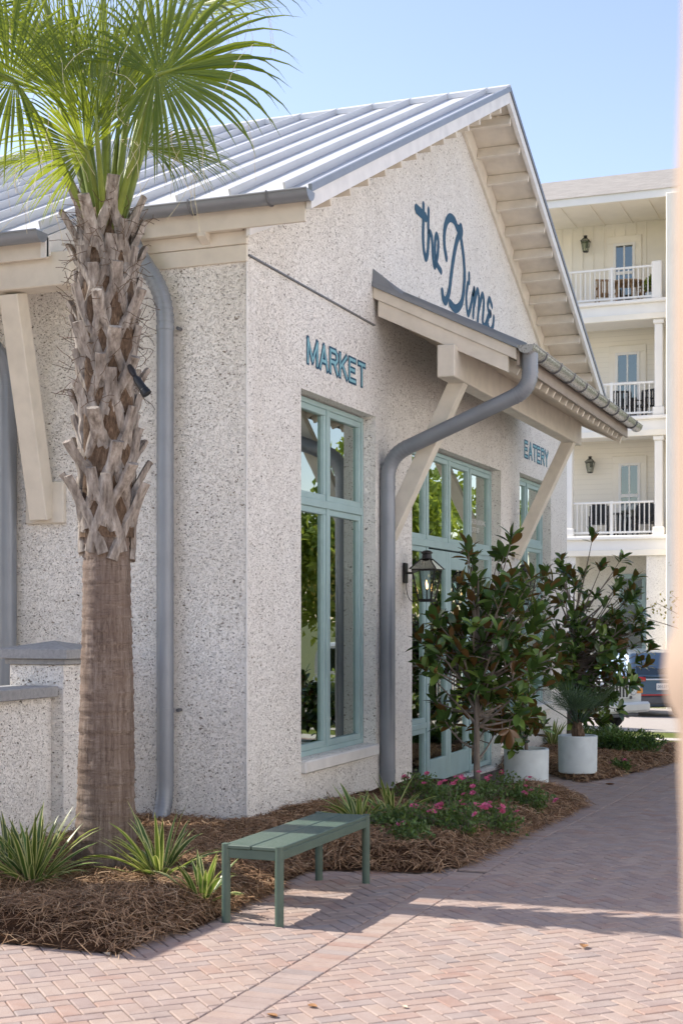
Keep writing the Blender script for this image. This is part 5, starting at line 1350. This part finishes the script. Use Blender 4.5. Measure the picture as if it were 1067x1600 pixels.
# ================================================================== CARS
def carpaint(name, col, rough=.3):
    m, nt, out = mat(name); n = noise(nt, coords(nt, 'obj'), 3, 4); c = ramp(nt, [(.3, tuple(x*.92 for x in col)), (.7, col)], n)
    finish(nt, out, c, rough, .35 if max(col) < .5 else 0.0, None, coat=.7); return m
M_BLUEC = carpaint('car_blue', (.10, .155, .22)); M_WHITEC = carpaint('car_white', (.72, .71, .68)); M_CGLASS = glass_mat('car_glass', (.10, .12, .13), 1.2, .08)
M_TYRE = paint('tyre', (.02, .02, .021), .8); M_RIM = paint('rim', (.45, .45, .46), .3, .05, 8, .8); M_RED = paint('tail_lamp', (.45, .03, .03), .2); M_LENS = paint('lamp_lens', (.68, .70, .72), .15); M_AMBER = paint('amber_lens', (.75, .28, .03), .3); M_PLATE = paint('plate', (.75, .75, .72), .5)
M_DPLAST = paint('bumper_plastic', (.10, .10, .105), .6)
def loft(q, rings):
    n = len(rings[0]); vs = [p for r_ in rings for p in r_]
    q.add(vs, [(i*n+k, i*n+(k+1) % n, (i+1)*n+(k+1) % n, (i+1)*n+k) for i in range(len(rings)-1) for k in range(n)] + [tuple(reversed(range(n))), tuple(range((len(rings)-1)*n, len(rings)*n))])
def car(name, loc, rz, label, m, L, Wd, H, belt, hood, stations, green, boxy, cat, group, plate=None):
    """front looks along +y; built round its own origin"""
    r = thing(name, loc, label, cat, group, rz); nm = r.name; WORLD[nm] = (0, 0, 0); hw = Wd/2
    q = MB(); rings = []
    for y, zt, wf, zb in stations:          # lower body
        w = hw*wf; e = .06
        rings.append([(-w*.93, y, zb), (-w, y, zb+.14), (-w*1.0, y, zb+.35), (-w*.985, y, zt-.16), (-w*.94, y, zt-.04), (-w*.84, y, zt), (0, y, zt+.025), (w*.84, y, zt), (w*.94, y, zt-.04), (w*.985, y, zt-.16), (w*1.0, y, zb+.35), (w, y, zb+.14), (w*.93, y, zb)])
    loft(q, rings); q.build('body', m, r, smooth=38)
    q = MB(); rings = []                     # greenhouse
    for y, z0, z1, w0, w1 in green:
        rings.append([(-hw*w0, y, z0), (-hw*(w0*.45+w1*.55), y, z0*.5+z1*.5), (-hw*w1, y, z1-.06), (-hw*w1*.86, y, z1), (0, y, z1+.02), (hw*w1*.86, y, z1), (hw*w1, y, z1-.06), (hw*(w0*.45+w1*.55), y, z0*.5+z1*.5), (hw*w0, y, z0)])
    loft(q, rings); cb = q.build('cabin', m, r, smooth=38)
    # glass: side panes follow the cabin sides, front and back panes follow its ends
    def gl(y, t, sg):
        for (ya, a0, a1, b0, b1), (yb, c0, c1, d0, d1) in zip(green[:-1], green[1:]):
            if min(ya, yb) <= y <= max(ya, yb):
                k = (y-ya)/(yb-ya); z0 = a0+(c0-a0)*k; z1 = a1+(c1-a1)*k; w0 = b0+(d0-b0)*k; w1 = b1+(d1-b1)*k
                z1 -= .06; zz = z0+(z1-z0)*t
                wm = w0*.45+w1*.55; zm = (z0+z1+.06)/2; ww = w0+(wm-w0)*(zz-z0)/(zm-z0) if zz < zm else wm+(w1-wm)*(zz-zm)/(z1-zm+1e-6)
                return (sg*(hw*ww+.008), y, zz)
    ys = sorted([g_[0] for g_ in green]); lo, hi = ys[0], ys[-1]
    spans = [(lo+.35, lo+1.0), (lo+1.06, lo+1.95), (lo+2.01, hi-.55)] if not boxy else [(lo+.12, lo+.9), (lo+.96, lo+1.75), (lo+1.81, hi-.25)]
    for sg in (-1, 1):
        for a, b in spans:
            q = MB(); n = 6; vs = []
            for t in (.12, .55, .92):
                for k in range(n+1): vs.append(gl(a+(b-a)*k/n, t, sg))
            q.add(vs, [(i*(n+1)+k, i*(n+1)+k+1, (i+1)*(n+1)+k+1, (i+1)*(n+1)+k) for i in range(2) for k in range(n)]); q.build('side_window', M_CGLASS, r, smooth=60)
    gs = sorted(green)
    for (a, b, nm2, off) in ((gs[0], gs[1], 'rear_window', -1), (gs[-1], gs[-2], 'windscreen', 1)):
        q = MB(); ya, z0, z1, w0, w1 = a; yb, _, z1b, _, w1b = b
        q.quad((-hw*w1*.80, ya+off*.012, z1+.035), (hw*w1*.80, ya+off*.012, z1+.035), (hw*w1b*.76, yb+off*.02-off*.06, z1b+.02-.03), (-hw*w1b*.76, yb+off*.02-off*.06, z1b+.02-.03)); q.build(nm2, M_CGLASS, r)
    for sx in (-1, 1):
        for y in (L*.30, -L*.29):
            q = MB(); q.lathe([(.02, -.10), (.30, -.11), (.345, -.09), (.36, -.03), (.36, .03), (.345, .09), (.30, .11), (.25, .10)], (0, 0, 0), 28); Mx = Matrix.Translation((sx*(hw-.10), y, .36)) @ Matrix.Rotation(sx*math.pi/2, 4, 'Y'); q.v = [tuple(Mx @ Vector(p)) for p in q.v]
            wh = q.build('wheel', M_TYRE, r, smooth=40); q = MB()
            q.lathe([(.25, .085), (.235, .10), (.20, .07), (.06, .075), (.05, .095), (.0, .095)], (0, 0, 0), 28); q.v = [tuple(Mx @ Vector(p)) for p in q.v]; q.build('rim', M_RIM, wh, smooth=40)
            q = MB(); q.tube([(sx*(hw*.97), y+.44*math.cos(a), .36+.44*math.sin(a)) for a in np.linspace(-.25, math.pi+.25, 18)], .035, 8); q.build('wheel_arch', M_DPLAST if not boxy else m, r, smooth=50)
    WORLD[nm] = loc; return r
SUVS = [(-2.42, .80, .86, .42), (-2.38, 1.00, .93, .34), (-2.2, 1.07, .97, .28), (-1.2, 1.06, 1.0, .24), (0, 1.04, 1.0, .24), (.9, 1.03, 1.0, .24), (1.5, .99, .98, .26), (2.1, .90, .93, .30), (2.38, .74, .82, .38)]
SUVG = [(-2.40, 1.02, 1.06, .86, .82), (-2.02, 1.03, 1.60, .94, .74), (-1.2, 1.03, 1.67, .96, .76), (-.2, 1.02, 1.68, .96, .76), (.45, 1.02, 1.60, .95, .74), (1.25, 1.0, 1.03, .90, .80)]
def rear_parts(r, hw, boxy=False):
    nm = r.name; keep = WORLD[nm]; WORLD[nm] = (0, 0, 0); y = -2.43
    for sx in (-1, 1):
        q = MB(); q.box((sx*.42, y-.005, .93), (sx*hw*.90, y+.12, 1.035), .02); q.box((sx*hw*.86, y+.05, .93), (sx*hw*.975, y+.42, 1.03), .02); tl = q.build('tail_lamp', M_RED, r)
        q = MB(); q.box((sx*.55, y-.012, .965), (sx*hw*.86, y-.004, 1.0), .003); q.build('lamp_lens', M_LENS, tl)
        q = MB(); q.box((sx*.45, y-.03, .385), (sx*.72, y+.05, .45), .01); q.build('exhaust', M_GUTB, r)
    q = MB(); q.box((-.42, y-.006, .96), (.42, y+.05, .99), .006); q.build('light_bar', M_LENS, r)
    q = MB(); q.box((-hw*.88, y-.03, .36), (hw*.88, y+.12, .58), .04); q.build('bumper', M_DPLAST, r)
    q = MB(); q.box((-hw*.70, y-.035, .585), (hw*.70, y+.02, .615), .006); q.build('reflector', M_RED, r)
    q = MB(); q.box((-.16, y-.022, .72), (.16, y-.008, .88), .004); pl = q.build('number_plate', M_PLATE, r)
    flat_text('00537T', .10, Matrix.Translation((-.135, y-.0235, .765)) @ Matrix.Rotation(math.pi/2, 4, 'X'), M_NAVY, pl, 'plate_lettering')
    WORLD[nm] = keep
ps = on(1034, 965, 'y', 35.0); suv = car('suv', (ps[0]-1.25, ps[1]+2.1, zg(ps[1]+2)-.06), R(31), 'blue crossover parked in the street showing its tail lamp and number plate', M_BLUEC, 4.85, 1.95, 1.68, 1.05, 1.0, SUVS, SUVG, False, 'car', 'cars in the street')
rear_parts(suv, .975)
JS = [(-2.1, .95, .93, .38), (-2.0, 1.02, .98, .34), (-1.0, 1.03, 1.0, .34), (.6, 1.03, 1.0, .34), (.9, 1.04, .98, .34), (1.95, 1.02, .93, .36), (2.03, .98, .90, .40)]
JG = [(-2.02, 1.0, 1.62, .96, .84), (-1.9, 1.0, 1.72, .97, .86), (0, 1.0, 1.75, .97, .86), (.55, 1.0, 1.68, .96, .84), (.95, 1.0, 1.03, .93, .86)]
pj = ground(968, 1141, -.012); jh = np.array([.88, -.47, 0]); pj = pj-jh*2.15; jeep = car('off_roader', (pj[0], pj[1], zg(pj[1])-.06), math.atan2(-jh[0], jh[1]), 'boxy white off-roader nose towards the shop behind the far magnolia', M_WHITEC, 4.1, 1.78, 1.75, 1.03, 1.0, JS, JG, True, 'car', 'cars in the street')
nm = jeep.name; keep = WORLD[nm]; WORLD[nm] = (0, 0, 0); y = 2.035
q = MB(); q.box((-.62, y-.02, .66), (.62, y+.035, 1.0), .03); gr = q.build('grille', M_WHITEC, jeep)
for k in range(7): q = MB(); q.box((-.30+.1*k-.03, y+.03, .70), (-.30+.1*k+.03, y+.042, .94), .004); q.build('grille_slot', M_BLACK, gr)
for sx in (-1, 1):
    q = MB(); q.tube([(sx*.50, y+.02, .85), (sx*.50, y+.05, .85), (sx*.50, y+.065, .85)], [.105, .105, .075], 24); hl = q.build('headlight', M_LENS, jeep, smooth=30)
    q = MB(); q.tube([(sx*.50+.112*math.cos(a), y+.04, .85+.112*math.sin(a)) for a in np.linspace(0, 6.283, 25)], .014, 6); q.build('headlight_ring', M_RIM, hl, smooth=50)
    q = MB(); q.tube([(sx*.42, y+.03, .69), (sx*.42, y+.05, .69)], .035, 14); q.build('fog_lamp', M_DPLAST, jeep)
    q = MB(); q.box((sx*.66, y-.12, .76), (sx*.83, y+.025, .86), .012); q.build('turn_signal', M_AMBER, jeep)
q = MB(); q.box((-.90, y-.06, .40), (.90, y+.17, .60), .045); q.build('bumper', M_WHITEC, jeep); q = MB(); q.box((-.55, y-.04, .32), (.55, y+.14, .39), .02); q.build('air_dam', M_DPLAST, jeep)
WORLD[nm] = keep
# cars that show only as reflections in the glass
for i, (x, y, rz, src_, lb) in enumerate(((1.0, 31.5, R(95), jeep, 'white boxy off-roader parked along the lawn kerb under street trees'), (7.5, 32.0, R(-84), suv, 'blue crossover parked along the lawn kerb under street trees'))):
    c = copy_tree(src_); c.location = (x, y, zg(y)-.06); c.rotation_euler.z = rz; c['label'] = lb

# ================================================================== STREET TREES (mirrored in the windows)
def tree(base, H, cr, n, seed, label, m=M_TREE, leafL=.16, group='street trees beyond the lawn', name='street_tree'):
    rg = np.random.default_rng(seed); b = np.array(base, float); r = thing(name, tuple(b), label, 'tree', group); q = MB(); cr = np.array(cr); cc = b+[0, 0, H-cr[2]]
    T = [b+np.array([.08*math.sin(5*t), .08*math.cos(4*t)-.08, H*.8*t]) for t in np.linspace(0, 1, 8)]; q.tube(T, list(np.linspace(.13, .03, 8)), 10); cl = []
    for k in range(30):
        u = rg.normal(0, 1, 3); u /= np.linalg.norm(u); e = cc+u*cr*rg.uniform(.4, .85); s0 = T[int(rg.integers(3, 7))]; q.tube([s0, (s0+e)/2+[0, 0, .15], e], [.045, .03, .01], 6); cl.append((e, rg.uniform(.45, .85)))
    q.build('trunk', M_BARK, r, smooth=50); q = MB()
    for k in range(n):
        e, s_ = cl[int(rg.integers(len(cl)))]; p = e+rg.normal(0, .45, 3)*s_*[1, 1, .8]; leafy(q, p, rg.normal(0, 1, 3)-[0, 0, .3], leafL*rg.uniform(.7, 1.3), leafL*.33, float(rg.random()), rg)
    q.build('foliage', m, r, kind='stuff', tints=True); return r
TREES = [(-.4, 25.9, 5.6, 2.0, 'leafy street tree on the lawn strip nearest the sidewalk corner'), (2.2, 26.2, 6.2, 2.5, 'broad low branched street tree second along the lawn strip'), (5.2, 25.8, 5.8, 2.2, 'leafy street tree third along the lawn strip'),
         (8.8, 26.0, 5.4, 2.0, 'small leafy street tree fourth along the lawn strip'), (14, 26.0, 5.6, 2.1, 'street tree at the far end of the lawn strip'), (1.2, 42.5, 7.8, 3.0, 'taller street tree across the road beside the apartment wing'),
         (6.5, 43, 7.8, 3.1, 'taller street tree across the road, second from the apartment'), (12, 43, 7.6, 3.0, 'taller street tree across the road, third from the apartment')]
for i, (x, y, H, rr, lb) in enumerate(TREES):
    tree((x, y, zg(y)-.02), H, (rr, rr, rr*.95), 5200 if i < 3 else 3400, 500+i, lb, leafL=.20 if i < 3 else .22)
for i, (x, y) in enumerate(((-1.2, 26.6), (.6, 26.7), (2.6, 26.6), (4.6, 26.7), (6.8, 26.6))):
    shrub((x, y, zg(y)), (1.1, .5, .5), 1500, ('rounded hedge shrub beside the first street tree', 'rounded hedge shrub between the first and second street trees', 'rounded hedge shrub behind the broad second street tree', 'rounded hedge shrub between the second and third street trees', 'rounded hedge shrub past the third street tree')[i], 'hedge_shrub', M_TREE, 560+i, .09, 'hedge under the street trees')
# crape myrtle whose yellow twigs reach in from the right
cm = ground(1160, 1190, 0); r = thing('crape_myrtle', tuple(cm), 'slender crape myrtle with yellowing leaf sprays by the sidewalk', 'tree'); rg = np.random.default_rng(9); q = MB(); ql = MB(); d0 = depth_of(cm)
for (px, py), n in (((1025, 942), 46), ((1050, 930), 60), ((995, 962), 10), ((1110, 880), 200), ((1150, 830), 260), ((1190, 900), 220)):
    e = at_depth(px, py, d0-.3); s0 = cm+[0, 0, 1.3]; P = [cm, cm+[.02, 0, .7], s0, (s0+e)/2+[0, 0, .1], e]; P = catmull(P, 4); q.tube(P, list(np.linspace(.03, .003, len(P))), 6)
    for k in range(n): leafy(ql, e+rg.normal(0, 1, 3)*[.10, .10, .05]*(2.2 if n > 100 else 1)+(P[-6]-e)*rg.random()*.5, rg.normal(0, 1, 3), .05, .014, float(rg.random()), rg)
q.build('trunk', M_BARK, r, smooth=50); ql.build('foliage', M_YEL, r, kind='stuff', tints=True)

# ================================================================== FALLEN LEAVES ON THE PAVING
M_DRY = paint('dry_leaf', (.30, .15, .06), .7, .3, 60); M_PALE = paint('pale_leaf', (.55, .46, .33), .7, .2, 60)
for i, (px, py, sz, m_, lb) in enumerate(((912, 1480, .075, M_DRY, 'curled brown leaf on sunlit paving'), (488, 1573, .05, M_DRY, 'small yellow brown leaf on sunlit paving right of the soldier course'), (425, 1588, .06, M_DRY, 'dark curled leaf lying on the soldier course'),
        (168, 1492, .06, M_PALE, 'pale dry leaf at the straw edge'), (952, 1226, .10, M_DRY, 'dry leaf on shaded paving by the far bed'), (745, 1306, .045, M_PALE, 'tiny pale leaf on shaded paving beside the bed'), (930, 1374, .035, M_PALE, 'tiny pale scrap on shaded paving'), (632, 1574, .035, M_PALE, 'tiny pale scrap on sunlit paving'))):
    p = ground(px, py, .004); rg = np.random.default_rng(900+i); q = MB(); n = 6; vs = []
    for k in range(n+1):
        t = k/n; w_ = sz*.30*math.sin(math.pi*min(1, t*.9+.06))+.001; zc = sz*.35*(t-.5)**2
        vs += [(-w_, (t-.5)*sz, zc+w_*.7), (0, (t-.5)*sz, zc), (w_, (t-.5)*sz, zc+w_*.5)]
    q.add(vs, [f for k in range(n) for f in ((3*k, 3*k+1, 3*k+4, 3*k+3), (3*k+1, 3*k+2, 3*k+5, 3*k+4))]); o = q.build('fallen_leaf', m_, origin=(0, 0, 0), smooth=70); o.location = p; o.rotation_euler.z = rg.uniform(0, 6.28); tag(o, lb, 'leaf', 'fallen leaves on the paving')

# ================================================================== CREAM POST BESIDE THE VIEWER
pd = .92
prof_px = [(1071, 1640), (1068, 1560), (1066, 1480), (1060, 1440), (1058, 1300), (1054, 1200), (1052, 1130), (1036, 1095), (1030, 1050), (1034, 1010), (1046, 985), (1048, 900), (1048, 700), (1048, 500), (1049, 300), (1054, 150), (1058, 60), (1060, -40), (1060, -700)]
pc = at_depth(1190, 965, pd); pc[2] = 0; prof = [(.058, .02), (.058, .6)]
for px, py in prof_px:
    p = at_depth(px+9, py, pd); prof.append((float(np.linalg.norm((p-pc)[:2])), float(p[2])))
r = thing('porch_post', tuple(pc), 'cream turned post with a swollen collar standing close at the paving edge', 'post')
q = MB(); q.lathe(prof, (pc[0], pc[1], 0), 48, closed=True); q.build('shaft', M_POST, r, smooth=40) if False else None
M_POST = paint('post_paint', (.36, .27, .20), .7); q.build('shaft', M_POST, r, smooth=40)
q = MB(); q.box((pc[0]-.09, pc[1]-.09, -.008), (pc[0]+.09, pc[1]+.09, .05), .008); q.build('base_block', M_POST, r)
